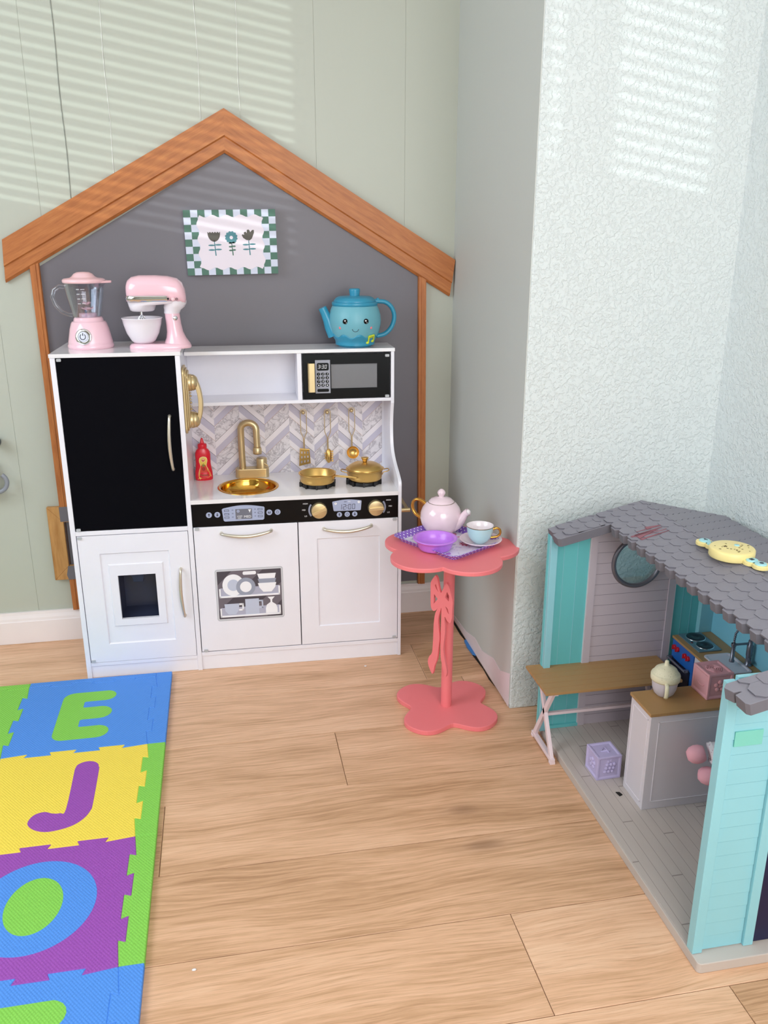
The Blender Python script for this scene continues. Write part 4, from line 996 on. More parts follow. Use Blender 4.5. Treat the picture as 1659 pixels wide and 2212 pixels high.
# ------------------------------------------------------------------ tray and tea things
def dots():
    t = NT('purple_dotted_tin'); u = t.n('ShaderNodeUVMap').outputs[0]
    sc = t.n('ShaderNodeMapping', {0: u, 3: (1, 1, 1)}).outputs[0]
    x = t.n('ShaderNodeSeparateXYZ', {0: sc}); fx = t.math('FRACT', x.outputs[0]); fy = t.math('FRACT', x.outputs[1])
    d = t.math('SQRT', t.math('ADD', t.math('POWER', t.math('SUBTRACT', fx, .5), 2), t.math('POWER', t.math('SUBTRACT', fy, .5), 2)))
    f = t.math('LESS_THAN', d, .20)
    t.base(t.mix(f, lin('8a62c4'), lin('f3eefa')), .28); return t.m
def floral():
    t = NT('floral_print_tin'); v = t.obj()
    vo = t.n('ShaderNodeTexVoronoi', {'Vector': v, 'Scale': 46.0, 'Randomness': .8}); d = vo.outputs[0]; c = vo.outputs[1]
    sx = t.n('ShaderNodeSeparateColor', {0: c}).outputs[0]
    f = t.math('MULTIPLY', t.math('LESS_THAN', d, .33), t.math('GREATER_THAN', sx, .55))
    col = t.mix(f, lin('e9e4f2'), t.ramp(sx, [(.5, 'c7466e'), (.7, 'a77fd0'), (.9, 'e58aa6')]))
    n = t.noise(v, 70.0, 3.0); col = t.mix(t.ramp(n, [(.60, 0.0), (.63, .7)]), col, lin('a58cc9'))
    t.base(col, .25); return t.m
DOT = dots(); FLO = floral()
trc = Vector((.9168, -.5730, .4407)); ang = math.atan2(-.1835, .113)
t = thing('dotted_tray', 'purple square tin tray with white dots and a floral base on the coral table', 'tray', trc, ang)
mb = MB(); uv = mb.bm.loops.layers.uv.new('UVMap')
def rl(hx, hy, r, z, n=8): return [(p[0], p[1], z) for p in rrect(-hx, -hy, hx, hy, r, n)]
HX, HY = .1065, .0895
RG = [rl(HX-.015, HY-.015, .010, 0), rl(HX-.015, HY-.015, .010, .0008), rl(HX-.003, HY-.003, .018, .0125), rl(HX, HY, .020, .0135), rl(HX, HY, .020, .0145), rl(HX-.004, HY-.004, .018, .0138), rl(HX-.0165, HY-.0165, .010, .0018)]
vs = [[mb.v(p) for p in r] for r in RG]; n = len(vs[0]); per = [0]
for i in range(n):
    a, b = Vector(RG[3][i]), Vector(RG[3][(i+1) % n]); per.append(per[-1]+(b-a).length)
vv = [0, .001, .015, .019, .020, .025, .040]
for k in range(len(RG)-1):
    for i in range(n):
        f = mb.f([vs[k][i], vs[k][(i+1) % n], vs[k+1][(i+1) % n], vs[k+1][i]], DOT, True)
        q_ = [(per[i], vv[k]), (per[i+1], vv[k]), (per[i+1], vv[k+1]), (per[i], vv[k+1])]
        for lp, u in zip(f.loops, q_):
            U_, V_ = u[0]/.0100, u[1]/.0100; lp[uv].uv = ((U_+V_)/1.0*.8, (U_-V_)*.8)
mb.f(vs[0][::-1], DOT); mb.out('rim', t, recalc=True)
mb = MB(); mb.prism(rrect(-HX+.0165, -HY+.0165, HX-.0165, HY-.0165, .010), .0010, .0020, FLO)
mb.out('floral_base', t)
mb = MB(); fp = mat('print_flower_pink', 'c23a63', 0.3); fy = mat('print_flower_yellow', 'e8cfa0', 0.3)
def rosette(x, y, r, z=.0020):
    mb.prism([(x+r*(.82+.18*math.cos(9*a))*math.cos(a), y+r*(.82+.18*math.cos(9*a))*math.sin(a)) for a in [2*PI*i/72 for i in range(72)]], z, z+.0002, fp)
    mb.prism(circ(x, y, r*.5, 20), z, z+.0003, mat('print_rose', 'e78aa6', .3)); mb.prism(circ(x, y, r*.25, 16), z, z+.0004, fy)
for q_ in ((.038, .024, .0165), (-.062, .0, .012), (-.030, .052, .010)):
    mb = MB(); rosette(*q_); mb.out('printed_flower', t)

t = thing('purple_bowl', 'shiny purple plastic toy bowl on the front left of the dotted tray', 'toy bowl', (.8760, -.6110, .4428))
BOWLM = mat('orchid_plastic', 'c57ee8', .28, coat=.2)
mb = MB(); mb.lathe([(0, 0), (.034, 0), (.0375, .0015), (.0400, .006), (.0440, .0185), (.0450, .0200), (.0525, .0262), (.0532, .0275), (.0525, .0285), (.0480, .0285), (.0450, .0270), (.0425, .0150), (.0370, .0050), (.030, .0030), (0, .0030)], BOWLM, n=64); mb.out('bowl_body', t)

PKC = mat('pale_pink_glazed_china', 'efd6e0', .12, coat=.5); GLDC = mat('gilt_glaze', 'd39a4a', .16, .85); WCH = mat('white_china', 'f0e6ea', .12, coat=.5)
t = thing('pink_teapot', 'pale pink china toy teapot with gilt handle at the back of the dotted tray', 'toy teapot', (.9210, -.4900, .4428))
mb = MB(); mb.lathe([(0, 0), (.033, 0), (.034, .0015), (.042, .009), (.0490, .022), (.0520, .036), (.0510, .050), (.046, .063), (.038, .0735), (.0330, .0775)], PKC, n=64); bd = mb.out('body', t)
mb = MB(); mb.lathe([(.0335, .0775), (.0318, .0782)], BLACKP if 0 else mat('gilt_line', '7c6a4a', .3, .5), n=60); mb.lathe([(.0322, .0780), (.0315, .0795), (.025, .0855), (.014, .0895), (.0065, .0905), (.0060, .0925), (.0090, .0970), (.0102, .1010), (.0085, .1060), (.003, .1105), (0, .1110)], PKC, n=60); mb.out('lid', t)
d = Vector((.82, -.57, 0)).normalized()
mb = MB(); mb.tube([(d.x*r_, d.y*r_, z) for r_, z in ((.030, .022), (.044, .029), (.054, .038), (.0600, .048), (.0655, .056), (.0715, .0595))], [.020, .0170, .0120, .0092, .0085, .0100], PKC, n=24, caps=False)
mb.ell((d.x*.0700, d.y*.0700, .0588), (.0075, .0075, .0075), WCH, n=16); mb.out('spout', t)
mb = MB(); e = -d; P = cat([(.040, .066), (.052, .074), (.066, .076), (.076, .066), (.076, .050), (.067, .036), (.050, .028)], 4)
mb.tube([(e.x*p[0], e.y*p[0], p[1]) for p in P], .0058, GLDC, n=14, flat=.7); mb.out('handle', t)

t = thing('pink_saucer', 'pale pink china saucer under the blue cup on the right of the dotted tray', 'saucer', (.9925, -.5990, .4428))
mb = MB(); mb.lathe([(0, 0), (.024, 0), (.026, .002), (.040, .0065), (.0510, .0125), (.0518, .0140), (.0505, .0145), (.038, .0090), (.026, .0045), (0, .0035)], PKC, n=64); mb.out('saucer_dish', t)
t = thing('tea_cup', 'pale blue china tea cup with gilt handle standing on the pink saucer', 'cup', (.9900, -.5990, .4463))
mb = MB(); BLC = mat('pale_blue_glaze', 'b9dfe6', .12, coat=.5)
mb.lathe([(0, .0005), (.0135, 0), (.0150, .002), (.0220, .008), (.0280, .018), (.0312, .030), (.0325, .0420)], BLC, n=56)
mb.lathe([(.0325, .0420), (.0333, .0436), (.0328, .0440)], mat('gilt_line', '7c6a4a', .3, .5), n=56)
mb.lathe([(.0328, .0440), (.0316, .0432), (.0300, .030), (.0262, .018), (.0200, .009), (.010, .005), (0, .0045)], WCH, n=56); mb.out('cup_body', t)
mb = MB(T(0, 0, 0) @ RZ(-.15)); P = cat([(.0305, .033), (.040, .0365), (.0480, .032), (.0490, .022), (.041, .0145), (.0265, .0125)], 5)
mb.tube([(p[0], 0, p[1]) for p in P], .0030, GLDC, n=12); mb.out('handle', t)

# ------------------------------------------------------------------ foam alphabet mat
def foam(name, col):
    t = NT('foam_'+name); v = t.n('ShaderNodeTexCoord').outputs['Object']
    x = t.n('ShaderNodeSeparateXYZ', {0: v}); k = 2*PI/.0062
    a = t.math('SINE', t.math('MULTIPLY', x.outputs[0], k)); b = t.math('SINE', t.math('MULTIPLY', x.outputs[1], k*.8))
    par = t.math('SINE', t.math('MULTIPLY', t.math('ADD', x.outputs[0], x.outputs[1]), k*.5))
    h = t.math('MULTIPLY', a, b)
    c = lin(col); d = tuple(q_*.72 for q_ in c[:3])+(1,)
    t.base(c, .62); t.bump(h, .55, .0009); return t.m
FB, FG, FY, FP = foam('blue', '4f92ea'), foam('green', '86cf50'), foam('yellow', 'f8dc50'), foam('purple', '9b4bb2')
GXs = [-.4757, -.149, .1777]; GYs = [-.3163, -.6435, -.974, -1.2985, -1.623]; TS = .3267; MT = .0125; sg = TS/6; A_ = .0065; U_ = .0028
def seam(c0, c1, axis, at, ph):
    """toothed seam line from coordinate c0 to c1 (c0<c1) at fixed coordinate `at`"""
    P = []; sg = (c1-c0)/6
    for k in range(6):
        off = A_ if (k+ph) % 2 == 0 else -A_
        a, b = c0+sg*k, c0+sg*(k+1)
        P += [(a-(U_ if k else 0), at+off), (b+(U_ if k < 5 else 0), at+off)]
    return P if axis == 'x' else [(q_, p) for p, q_ in P]
def hs2(i, j): return seam(GXs[i], GXs[i]+TS, 'x', GYs[j], 0)
def vs2(i, j): return seam(GYs[j+1], GYs[j], 'y', GXs[i] if i < 3 else None, 1)
def corner(P, a, b): return P
def tile_poly(i, j):
    bot = hs2(i, j+1); right = vs2(i+1, j) if i+1 < 3 else None; top = hs2(i, j)[::-1]; left = vs2(i, j)[::-1]
    P = []
    for e_ in (bot[1:-1], right[1:-1], top[1:-1], left[1:-1]): P += e_
    # corners: share the exact grid points
    cs = [(GXs[i], GYs[j+1]), (GXs[i+1], GYs[j+1]), (GXs[i+1], GYs[j]), (GXs[i], GYs[j])]
    return [cs[0]]+bot[1:-1]+[cs[1]]+right[1:-1]+[cs[2]]+top[1:-1]+[cs[3]]+left[1:-1]
def tile(name, i, j, m, letter, lm, label):
    P = tile_poly(i, j); c = (GXs[i]+TS/2, (GYs[j]+GYs[j+1])/2)
    t = thing('foam_tile', label, 'foam mat tile', (c[0], c[1], 0), group='interlocking foam alphabet mat tiles')
    mb = MB(); mb.prism([(p[0]-c[0], p[1]-c[1]) for p in P], .0, MT, m); mb.out('tile_base', t, bevel=.0012, seg=1)
    if letter:
        mb = MB()
        for L_, mm in letter: mb.prism([(p[0]-c[0], p[1]-c[1]) for p in L_], MT-.002, MT+.0003, mm)
        o = mb.out('letter_inlay', t, bevel=.0004, seg=1)
    return t
# letters (outlines in floor coordinates)
EL = [(-.0500, -.5800), (-.0500, -.4020)]+arc(-.022, -.398, .028, 180, 90, 6)[1:]+[(.0600, -.3700)]+arc(.0575, -.3945, .0245, 90, -90, 8)[1:]+[(.0090, -.4190), (.0060, -.4220), (.0060, -.4450), (.0090, -.4480), (.0530, -.4480)]+arc(.0510, -.4770, .0285, 90, -90, 8)[1:]+[(.0090, -.5055), (.0060, -.5090), (.0060, -.5360), (.0090, -.5390), (.0560, -.5390)]+arc(.0540, -.5665, .0270, 90, -90, 8)[1:]+[(-.0230, -.5935)]+arc(-.023, -.567, .0265, 270, 180, 6)[1:]
JL = [(.0250, -.7200)]+arc(.0500, -.7180, .0265, 170, 0, 8)[1:]+[(.0785, -.7300), (.0810, -.8500), (.0790, -.8750), (.0680, -.9000), (.0450, -.9200), (.0050, -.9290), (-.0250, -.9180), (-.0420, -.8950), (-.0350, -.8700), (-.0150, -.8620), (.0020, -.8700), (.0180, -.8720), (.0280, -.8610)]
OC = (.0145, -1.133); OO = circ(OC[0], OC[1], .1085, 64, .1150); OI = circ(OC[0], OC[1], .0500, 48, .0700)
TL = [(-.065, -1.402)]+arc(-.062, -1.3745, .0270, 270, 90, 8)+[(.085, -1.3470)]+arc(.0810, -1.3745, .0270, 90, -90, 8)[1:]+[(.040, -1.4015), (.040, -1.55), (-.012, -1.55), (-.012, -1.4015)]
tile('e', 1, 0, FB, [(EL, FG)], FG, 'blue foam alphabet tile with a green letter E, next to the kitchen')
JL = cat(JL+[JL[0]], 4)[:-1]
tile('j', 1, 1, FY, [(JL, FP)], FP, 'yellow foam alphabet tile with a purple letter J')
tile('o', 1, 2, FP, [(OO, FB)], FB, 'purple foam alphabet tile with a blue ring-shaped letter O')
tile('t', 1, 3, FB, [(TL, FG)], FG, 'blue foam alphabet tile with a green letter T, nearest the camera')
tile('d', 0, 0, FG, None, None, 'plain green edge of a foam mat tile left of the E tile')
tile('i', 0, 1, FB, None, None, 'sliver of blue foam mat tile left of the yellow J tile')
# green centre of the O
tgt = [o for o in bpy.data.objects if o.name.startswith('foam_tile') and 'letter O' in o.get('label', '')][0]
mb = MB(); mb.prism([(p[0]-tgt.location.x, p[1]-tgt.location.y) for p in OI], MT-.002, MT+.0006, FG); mb.out('letter_centre', tgt, bevel=.0004, seg=1)
# border strips
XB = .2190
def strip_r(j, m, label, y0=None, y1=None):
    P = vs2(2, j); a, b = GYs[j+1], GYs[j]
    if y1: b = y1
    Q = [(GXs[2], a)]+P[1:-1]+[(GXs[2], GYs[j])]+([(GXs[2], b)] if y1 else [])+[(XB, b), (XB, a)]
    mb = MB(); mb.prism(Q, 0, MT, m); mb.out('foam_border', None, bevel=.0012, seg=1, loc=(XB-.02, (a+b)/2, 0), label=label, category='foam mat border', group='straight edge strips of the foam mat')
strip_r(0, FB, 'blue foam edge strip right of the E tile', y1=-.2945)
strip_r(1, FG, 'green foam edge strip right of the yellow J tile')
strip_r(2, FG, 'green foam edge strip right of the purple O tile')
strip_r(3, FB, 'blue foam edge strip right of the front T tile')
for i, m, lb, x1 in ((1, FB, 'blue foam edge strip along the kitchen behind the E tile', GXs[2]), (0, FG, 'green foam edge strip at the back left of the mat', GXs[1])):
    P = hs2(i, 0); Q = [(GXs[i], GYs[0])]+P[1:-1]+[(x1, GYs[0]), (x1, -.2945), (GXs[i], -.2925)]
    mb = MB(); mb.prism(Q, 0, MT, m); mb.out('foam_border', None, bevel=.0012, seg=1, loc=((GXs[i]+x1)/2, -.305, 0), label=lb, category='foam mat border', group='straight edge strips of the foam mat')
# ------------------------------------------------------------------ toy house
AQ = mat('aqua_plastic', '93cfdb', .38); TQ = mat('turquoise_plastic', '6cc6ca', .42); LVP = mat('lilac_grey_plastic', 'c8bec8', .42); SKY = mat('sky_blue_plastic', '86cde4', .42)
RF = mat('slate_grey_plastic', '87848e', .55, bump=.15, var=.05); RFE = mat('slate_grey_shaded_side', '6d6b74', .6); WD = mat('brown_wood_plastic', 'ae8757', .45, var=.06); WPK = mat('pinkish_white_plastic', 'f0dde2', .4); WGR = mat('warm_white_plastic', 'd9d3da', .4)  # RFE: roof grey darkened, so side faces carry shading in their colour
GUN = mat('gunmetal_plastic', '7d808c', .3, .6); MINT = mat('mint_plastic', '7fd0c2', .4)
def plankfloor():
    t = NT('grey_plank_plastic'); v = t.n('ShaderNodeTexCoord').outputs['Object']; x = t.n('ShaderNodeSeparateXYZ', {0: v})
    u = t.math('MULTIPLY', x.outputs[0], 1/.0215); fr = t.math('FRACT', t.math('ADD', u, 50)); ln = t.math('LESS_THAN', fr, .045)
    row = t.math('FLOOR', u); w_ = t.math('FRACT', t.math('ADD', t.math('MULTIPLY', x.outputs[1], 1/.43), t.math('MULTIPLY', row, .37))); l2 = t.math('LESS_THAN', w_, .006)
    m_ = t.math('MAXIMUM', ln, l2); n = t.noise(t.obj((1, .2, 1)), 60., 3.)
    t.base(t.mix(m_, t.mix(n, lin('beb3ac'), lin('c8bdb6')), lin('978c86')), .5); t.bump(m_, -.5, .0008); return t.m
PLK = plankfloor()
HX0, HX1, HY0, HY1, HZ = 1.1105, 1.5400, -1.4805, -.7480, .0200
HO = Vector((HX0, HY0, 0))
house = thing('toy_doll_house', 'large turquoise toy doll house with grey shingle roof in the right corner', 'doll house', (1.32, -1.11, 0))
HI = Matrix.Translation(-Vector(house.location))
def hb(name, boxes=None, m=None, mb=None, parent=house, bevel=.0008, **kw):
    if mb is None:
        mb = MB()
        for b in boxes: mb.box(*b, m)
    o = mb.out(name, None, bevel=bevel, **kw)
    o.data.transform(HI); o.parent = parent
    return o
mb = MB(); mb.prism(rrect(HX0, HY0, HX1, HY1, .008), 0, HZ-.0005, mat('house_base_grey', 'c4bab3', .5)); base = hb('base_floor', mb=mb, bevel=.0015)
mb = MB(); mb.box(HX0+.004, HX1-.004, HY0+.030, HY1-.004, HZ-.0006, HZ, PLK); hb('plank_floor', mb=mb, bevel=0)
YW = -.7660
# far wall
mb = MB(FR(YW))
roofz = lambda x: .5795-.235*abs(x-1.317)-.012
mb.prism([(1.100, HZ), (1.200, HZ), (1.200, roofz(1.2)), (1.100, roofz(1.1))], -.010, 0, TQ)
for x in (1.1375, 1.1700): mb.box(x-.0005, x+.0005, HZ, roofz(x)-.002, 0, .0006, AQ)
for x in (1.445, 1.468): mb.box(x-.0005, x+.0005, HZ, roofz(x)-.002, 0, .0006, AQ)
mb.prism([(1.420, HZ), (1.530, HZ), (1.530, roofz(1.53)), (1.420, roofz(1.42))], -.010, 0, TQ)
hb('far_wall_panel', mb=mb, bevel=0)
CWx, CWz, CR = 1.3175, .4370, .0600
mb = MB(FR(YW)); n = 16
outer = rectloop(1.200, HZ, 1.420, .52, n); 
for i, p in enumerate(outer):
    if abs(p[1]-.52) < 1e-6: outer[i] = (p[0], roofz(p[0]))
inn = circloop(CWx, CWz, CR, n)
mb.loft([[(p[0], p[1], -.009) for p in outer], [(p[0], p[1], .0015) for p in outer], [(p[0], p[1], .0015) for p in inn], [(p[0], p[1], -.009) for p in inn]], LVP, smooth=False, caps=False, loop=True)
for x0, x1 in ((1.200, 1.2165), (1.4035, 1.420)): mb.box(x0, x1, HZ, roofz((x0+x1)/2)-.003, .0015, .0045, LVP)
mb.box(1.1985, 1.2, HZ, roofz(1.2)-.003, 0, .0046, WGR); mb.box(1.420, 1.4212, HZ, roofz(1.42)-.003, 0, .0046, WGR)
k = 0; z = HZ+.026
groove = mat('groove_lilac', '8d8490', .6)
while z < .55:
    if abs(z-CWz) < CR:
        h = math.sqrt(CR*CR-(z-CWz)**2)+.003
        spans = [(1.2165, CWx-h), (CWx+h, 1.4035)]
    else: spans = [(1.2165, 1.4035)]
    for a, b in spans: mb.box(a, b, z-.0004, z+.0004, .0014, .0018, groove)
    z += .0262
hb('shiplap_panel', mb=mb, bevel=0, recalc=False)
mb = MB(FR(YW)); mb.loft([[((CR-.0015+rr*math.cos(b))*math.cos(a)+CWx, (CR-.0015+rr*math.cos(b))*math.sin(a)+CWz, .003+rr*math.sin(b)) for b, rr in [(2*PI*j/10, .0055) for j in range(10)]] for a in [2*PI*i/60 for i in range(60)]], mat('pewter_plastic', '77757f', .3, .5), loop=True)
wf = hb('round_window_frame', mb=mb, bevel=0)
mb = MB(FR(YW)); mb.prism(circ(CWx, CWz, CR-.001, 40), -.004, -.0030, clear_plastic('tinted_pane', 'f0f8f8', .04)); hb('window_pane', mb=mb, parent=wf, bevel=0)
hb('corner_post', [(1.1010, 1.1170, YW-.012, YW+.008, HZ, roofz(1.109))], AQ)
hb('corner_post', [(1.4880, 1.5300, YW-.014, YW+.004, HZ, roofz(1.51))], AQ)
hb('skirting', [(1.117, 1.20, YW-.006, YW, HZ, HZ+.008)], TQ, bevel=.0005)
hb('side_wall', [(1.5210, 1.5310, -1.455, YW, HZ, .515)], SKY)
# front wall
YFW = -1.4440
hb('corner_post', [(1.1110, 1.1285, YFW-.0150, YFW+.003, HZ, .5225)], AQ)
mb = MB()
mb.box(1.1285, 1.2040, YFW-.008, YFW, HZ, .530, AQ)
z = HZ+.0140
while z < .52:
    mb.loft([[(1.1290, YFW-.008, z-.0128), (1.1290, YFW-.0095, z-.0128), (1.1290, YFW-.0085, z+.0128), (1.1290, YFW-.008, z+.0128)],
             [(1.2035, YFW-.008, z-.0128), (1.2035, YFW-.0095, z-.0128), (1.2035, YFW-.0085, z+.0128), (1.2035, YFW-.008, z+.0128)]], AQ, smooth=False)
    z += .0268
hb('siding_wall', mb=mb, bevel=0)
hb('wall_patch', [(1.1345, 1.1820, YFW-.0112, YFW-.0090, .4115, .4375)], MINT, bevel=.0003, label='mint green board in the siding')
mb = MB(); mb.box(1.2040, 1.2215, YFW-.0150, YFW+.002, HZ, .478, AQ); mb.box(1.2215, 1.46, YFW-.0150, YFW+.002, .462, .478, AQ); mb.box(1.442, 1.46, YFW-.0150, YFW+.002, HZ, .478, AQ); hb('door_frame', mb=mb)
dr = hb('door', [(1.2225, 1.441, YFW-.010, YFW-.002, HZ+.001, .4615)], mat('dark_navy_plastic', '0d1440', .35))
mb = MB(); mb.ell((1.425, YFW-.016, .25), .007, GOLD); hb('door_knob', mb=mb, parent=dr, bevel=0)
hb('front_gable', [(1.2040, 1.53, YFW-.008, YFW, .478, .525), (1.46, 1.53, YFW-.008, YFW, HZ, .478)], AQ)
# roof: slab pieces in slope coordinates (s from ridge down, y), then hexagonal shingles
RXc, RZc = 1.317, .5810
def roofM(side):
    sl_ = .235; c = 1/math.sqrt(1+sl_*sl_); s_ = sl_*c
    return Matrix(((side*c, 0, side*s_, RXc), (0, 1, 0, 0), (-s_, 0, c, RZc), (0, 0, 0, 1)))
HP = .0385  # tooth pitch along y
RYF, RYB = -1.5240, -.7560
ycf, ycb = -1.4640, -.8300      # open cut between these
def teeth(s0, ya, yb, dep=.0135, ph=0.0):
    """hex-tooth edge along y at slope distance s0; from ya to yb"""
    P = []; n = int(round((yb-ya)/HP)); h = (yb-ya)/n
    for k in range(n):
        y = ya+h*k; P += [(s0, y+h*.02), (s0+dep, y+h*.27), (s0+dep, y+h*.73), (s0, y+h*.98)]
    return P
mb = MB(roofM(-1)); sc = .1010; se = .2270
left = [(0, RYF), (se-.004, RYF), (se, RYF+.006), (se, RYF+.030), (se-.012, RYF+.032), (se-.010, RYF+.034), (se-.001, RYF+.036), (se+.004, ycf-.008), (se-.004, ycf), (sc+.006, ycf)]+teeth(sc, ycf+.004, ycb-.004)+[(sc+.006, ycb), (se-.004, ycb), (se+.002, ycb+.006), (se+.002, ycb+.034), (se-.010, ycb+.037), (se-.002, ycb+.042), (se-.002, RYB), (0, RYB)]
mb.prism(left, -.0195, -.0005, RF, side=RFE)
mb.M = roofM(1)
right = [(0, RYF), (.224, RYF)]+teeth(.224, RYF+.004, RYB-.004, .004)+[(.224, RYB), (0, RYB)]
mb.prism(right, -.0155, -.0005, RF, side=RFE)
roof = hb('roof', mb=mb, bevel=.0008, recalc=True)
def shingles(side, s_lo, s_hi, ya, yb, name):
    mb = MB(roofM(side)); row = 0; ex = .0262; s = s_lo
    while s > s_hi:
        off = (row % 2)*HP/2; y = ya-off
        while y < yb:
            a, b = max(y, ya), min(y+HP, yb)
            if b-a > .006:
                pts = []
                h = HP
                raw = [(s-ex-.012, y), (s-.0105, y+.0), (s, y+h*.26), (s, y+h*.74), (s-.0105, y+h), (s-ex-.012, y+h)]
                pts = clip(raw, -1, 9, a+.0002, b-.0002)
                pts = clip(pts, s_hi-.0, 9, -9, 9) if pts else None
                if pts:
                    lift = lambda p: .0006+.0022*max(0, min(1, 1-(s-p[0])/(ex+.012)))*.8
                    lo = [mb.v((p[0], p[1], -.0004)) for p in pts]; hi = [mb.v((p[0], p[1], lift(p))) for p in pts]
                    mb.f(hi, RF)
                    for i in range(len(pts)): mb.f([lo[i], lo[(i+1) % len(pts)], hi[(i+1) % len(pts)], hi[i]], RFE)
            y += HP
        s -= ex; row += 1
    return hb(name, mb=mb, parent=roof, bevel=0)
shingles(-1, sc+.0095, .0, RYF+.002, RYB-.002, 'shingle_rows')
shingles(-1, se-.020, sc+.018, RYF+.002, ycf-.003, 'shingle_rows')
shingles(-1, se-.020, sc+.018, ycb+.003, RYB-.002, 'shingle_rows')
shingles(1, .222, .0, RYF+.002, RYB-.002, 'shingle_rows')
# crayon scribble on the roof
mb = MB(roofM(-1)); rr = mat('red_crayon', '93606a', .8); rnd = random.Random(3)
for k in range(7):
    y = -.905-.006*k+rnd.uniform(-.006, .006); s0 = .030+rnd.uniform(0, .02); s1 = s0+.05+rnd.uniform(-.02, .02)
    mb.prism([(s0, y), (s1, y+rnd.uniform(-.03, .02)), (s1+.0005, y-.0006), (s0, y-.0005)], .0018, .0032, rr)
hb('crayon_scribble', mb=mb, parent=roof, bevel=0, label='red crayon scribble')

# ------------------------------------------------------------------ yellow music light on the roof
YL = mat('butter_yellow_plastic', 'f3e19a', .35); BT = mat('pale_aqua_button', 'a6dbe2', .35)
c0 = Vector((1.3170, -1.118, .5835))
t = thing('toy_music_light', 'butter yellow round toy music light with blue buttons lying on the grey doll house roof', 'toy light', c0, math.radians(-77))
mb = MB(); mb.lathe([(0, 0), (.0400, 0), (.0410, .0015), (.0410, .0150), (.0395, .0170), (.036, .0178), (0, .0178)], YL, n=56); body = mb.out('body', t)
for s_ in (-1, 1):
    mb = MB()
    mb.prism([(s_*.034, -.010), (s_*.034, .010), (s_*.062, .008), (s_*.062, -.008)], 0, .0070, YL)
    mb.prism(circ(s_*.0470, 0, .0145, 24), 0, .0075, YL); mb.prism(circ(s_*.0680, 0.002*s_, .0155, 24), 0, .0075, YL)
    mb.out('side_arm', t, bevel=.0012)
for s_ in (-1, 1):
    for x in (.0475, .0680): mb = MB(); mb.lathe([(.0105, .0075), (.0103, .0095), (.009, .0100), (0, .0102)], BT, T(s_*x, .001*s_, 0), 24); mb.out('button', t)
mb = MB(); mb.lathe([(.0050, .0178), (.0045, .0190), (0, .0192)], BT, T(-.003, .014, 0), 16)
mb.out('button', t)
mb = MB()
for (x, y, s_) in ((-.0685, .002, 0), (-.0475, 0, 1), (.0475, 0, 2), (.0685, .002, 3)):
    z0 = .0101
    if s_ == 2:
        for k in (-1, 0, 1): mb.box(x-.004, x+.004, y+k*.0025-.0006, y+k*.0025+.0006, z0, z0+.0004, INK); mb.box(x+k*.0025-.0006, x+k*.0025+.0006, y-.004, y+.004, z0, z0+.0004, INK)
    elif s_ == 3: mb.prism(circ(x, y, .0038, 14), z0, z0+.0004, INK)
    else: mb.box(x-.005, x+.004, y-.001, y+.0015, z0, z0+.0004, INK); mb.box(x-.001, x+.0015, y-.004, y+.001, z0, z0+.0004, INK)
SH = mat('star_hole_dark', '5d4718', .6); rnd = random.Random(5)
def star(x, y, r):
    a0 = rnd.random()*2; mb.prism([(x+(r if i % 2 == 0 else r*.42)*math.cos(a0+PI*i/5), y+(r if i % 2 == 0 else r*.42)*math.sin(a0+PI*i/5)) for i in range(10)], .0176, .0181, SH)
star(-.008, -.010, .0052)
for k in range(20):
    a = rnd.random()*2*PI; r_ = .012+.021*rnd.random(); star(r_*math.cos(a), r_*math.sin(a), .0013+.0014*rnd.random())
mb.out('printed_mark', t)

# ------------------------------------------------------------------ furniture in the house
# trestle table
TZ = .1890
t = thing('toy_trestle_table', 'long brown plank-topped toy trestle table with white crossed legs straddling the doll house edge', 'toy table', (1.0935, -.8215, 0))
def tl(z): return z
mb = MB(); tx0, tx1, ty0, ty1 = -.0285, .2990, -.0675, .0645
mb.box(tx0, tx1, ty0, ty1, TZ-.0065, TZ-.0010, mat('wood_groove', '6b4c2c', .6))
nb = 6
for k in range(nb):
    a = ty0+(ty1-ty0)*k/nb; b = ty0+(ty1-ty0)*(k+1)/nb; mb.box(tx0-.0002, tx1+.0002, a+(.0004 if k else -.0002), b-(.0004 if k < nb-1 else -.0002), TZ-.0062, TZ, WD)
top = mb.out('table_top', t, bevel=.0004)
for x, zb in ((0, 0), (.2600, HZ+.0003)):
    mb = MB()
    def bar(p, q_, w_=.0058, dx=.0042):
        p, q_ = Vector(p), Vector(q_); d = (q_-p).normalized(); nr = Vector((-d.y, d.x))*w_
        mb.prism([(p+nr)[:], (p-nr)[:], (q_-nr)[:], (q_+nr)[:]], -dx, dx, WPK, Matrix(((0, 0, 1, x), (1, 0, 0, 0), (0, 1, 0, 0), (0, 0, 0, 1))))
    zt = TZ-.007
    bar((-.054, zb+.010), (.046, zt)); bar((.054, zb+.010), (-.046, zt))
    mb.box(x-.0052, x+.0052, -.064, .064, zb+.0045, zb+.0135, WPK); mb.box(x-.0060, x+.0060, -.064, -.052, zb, zb+.006, WPK); mb.box(x-.0060, x+.0060, .052, .064, zb, zb+.006, WPK)
    mb.box(x-.0052, x+.0052, -.058, .058, zt-.008, zt, WPK)
    mb.out('leg', t, bevel=.0007)
mb = MB(); mb.box(0, .2600, -.0042, .0042, .0915, .0985, WPK); mb.out('stretcher', t, bevel=.0006)

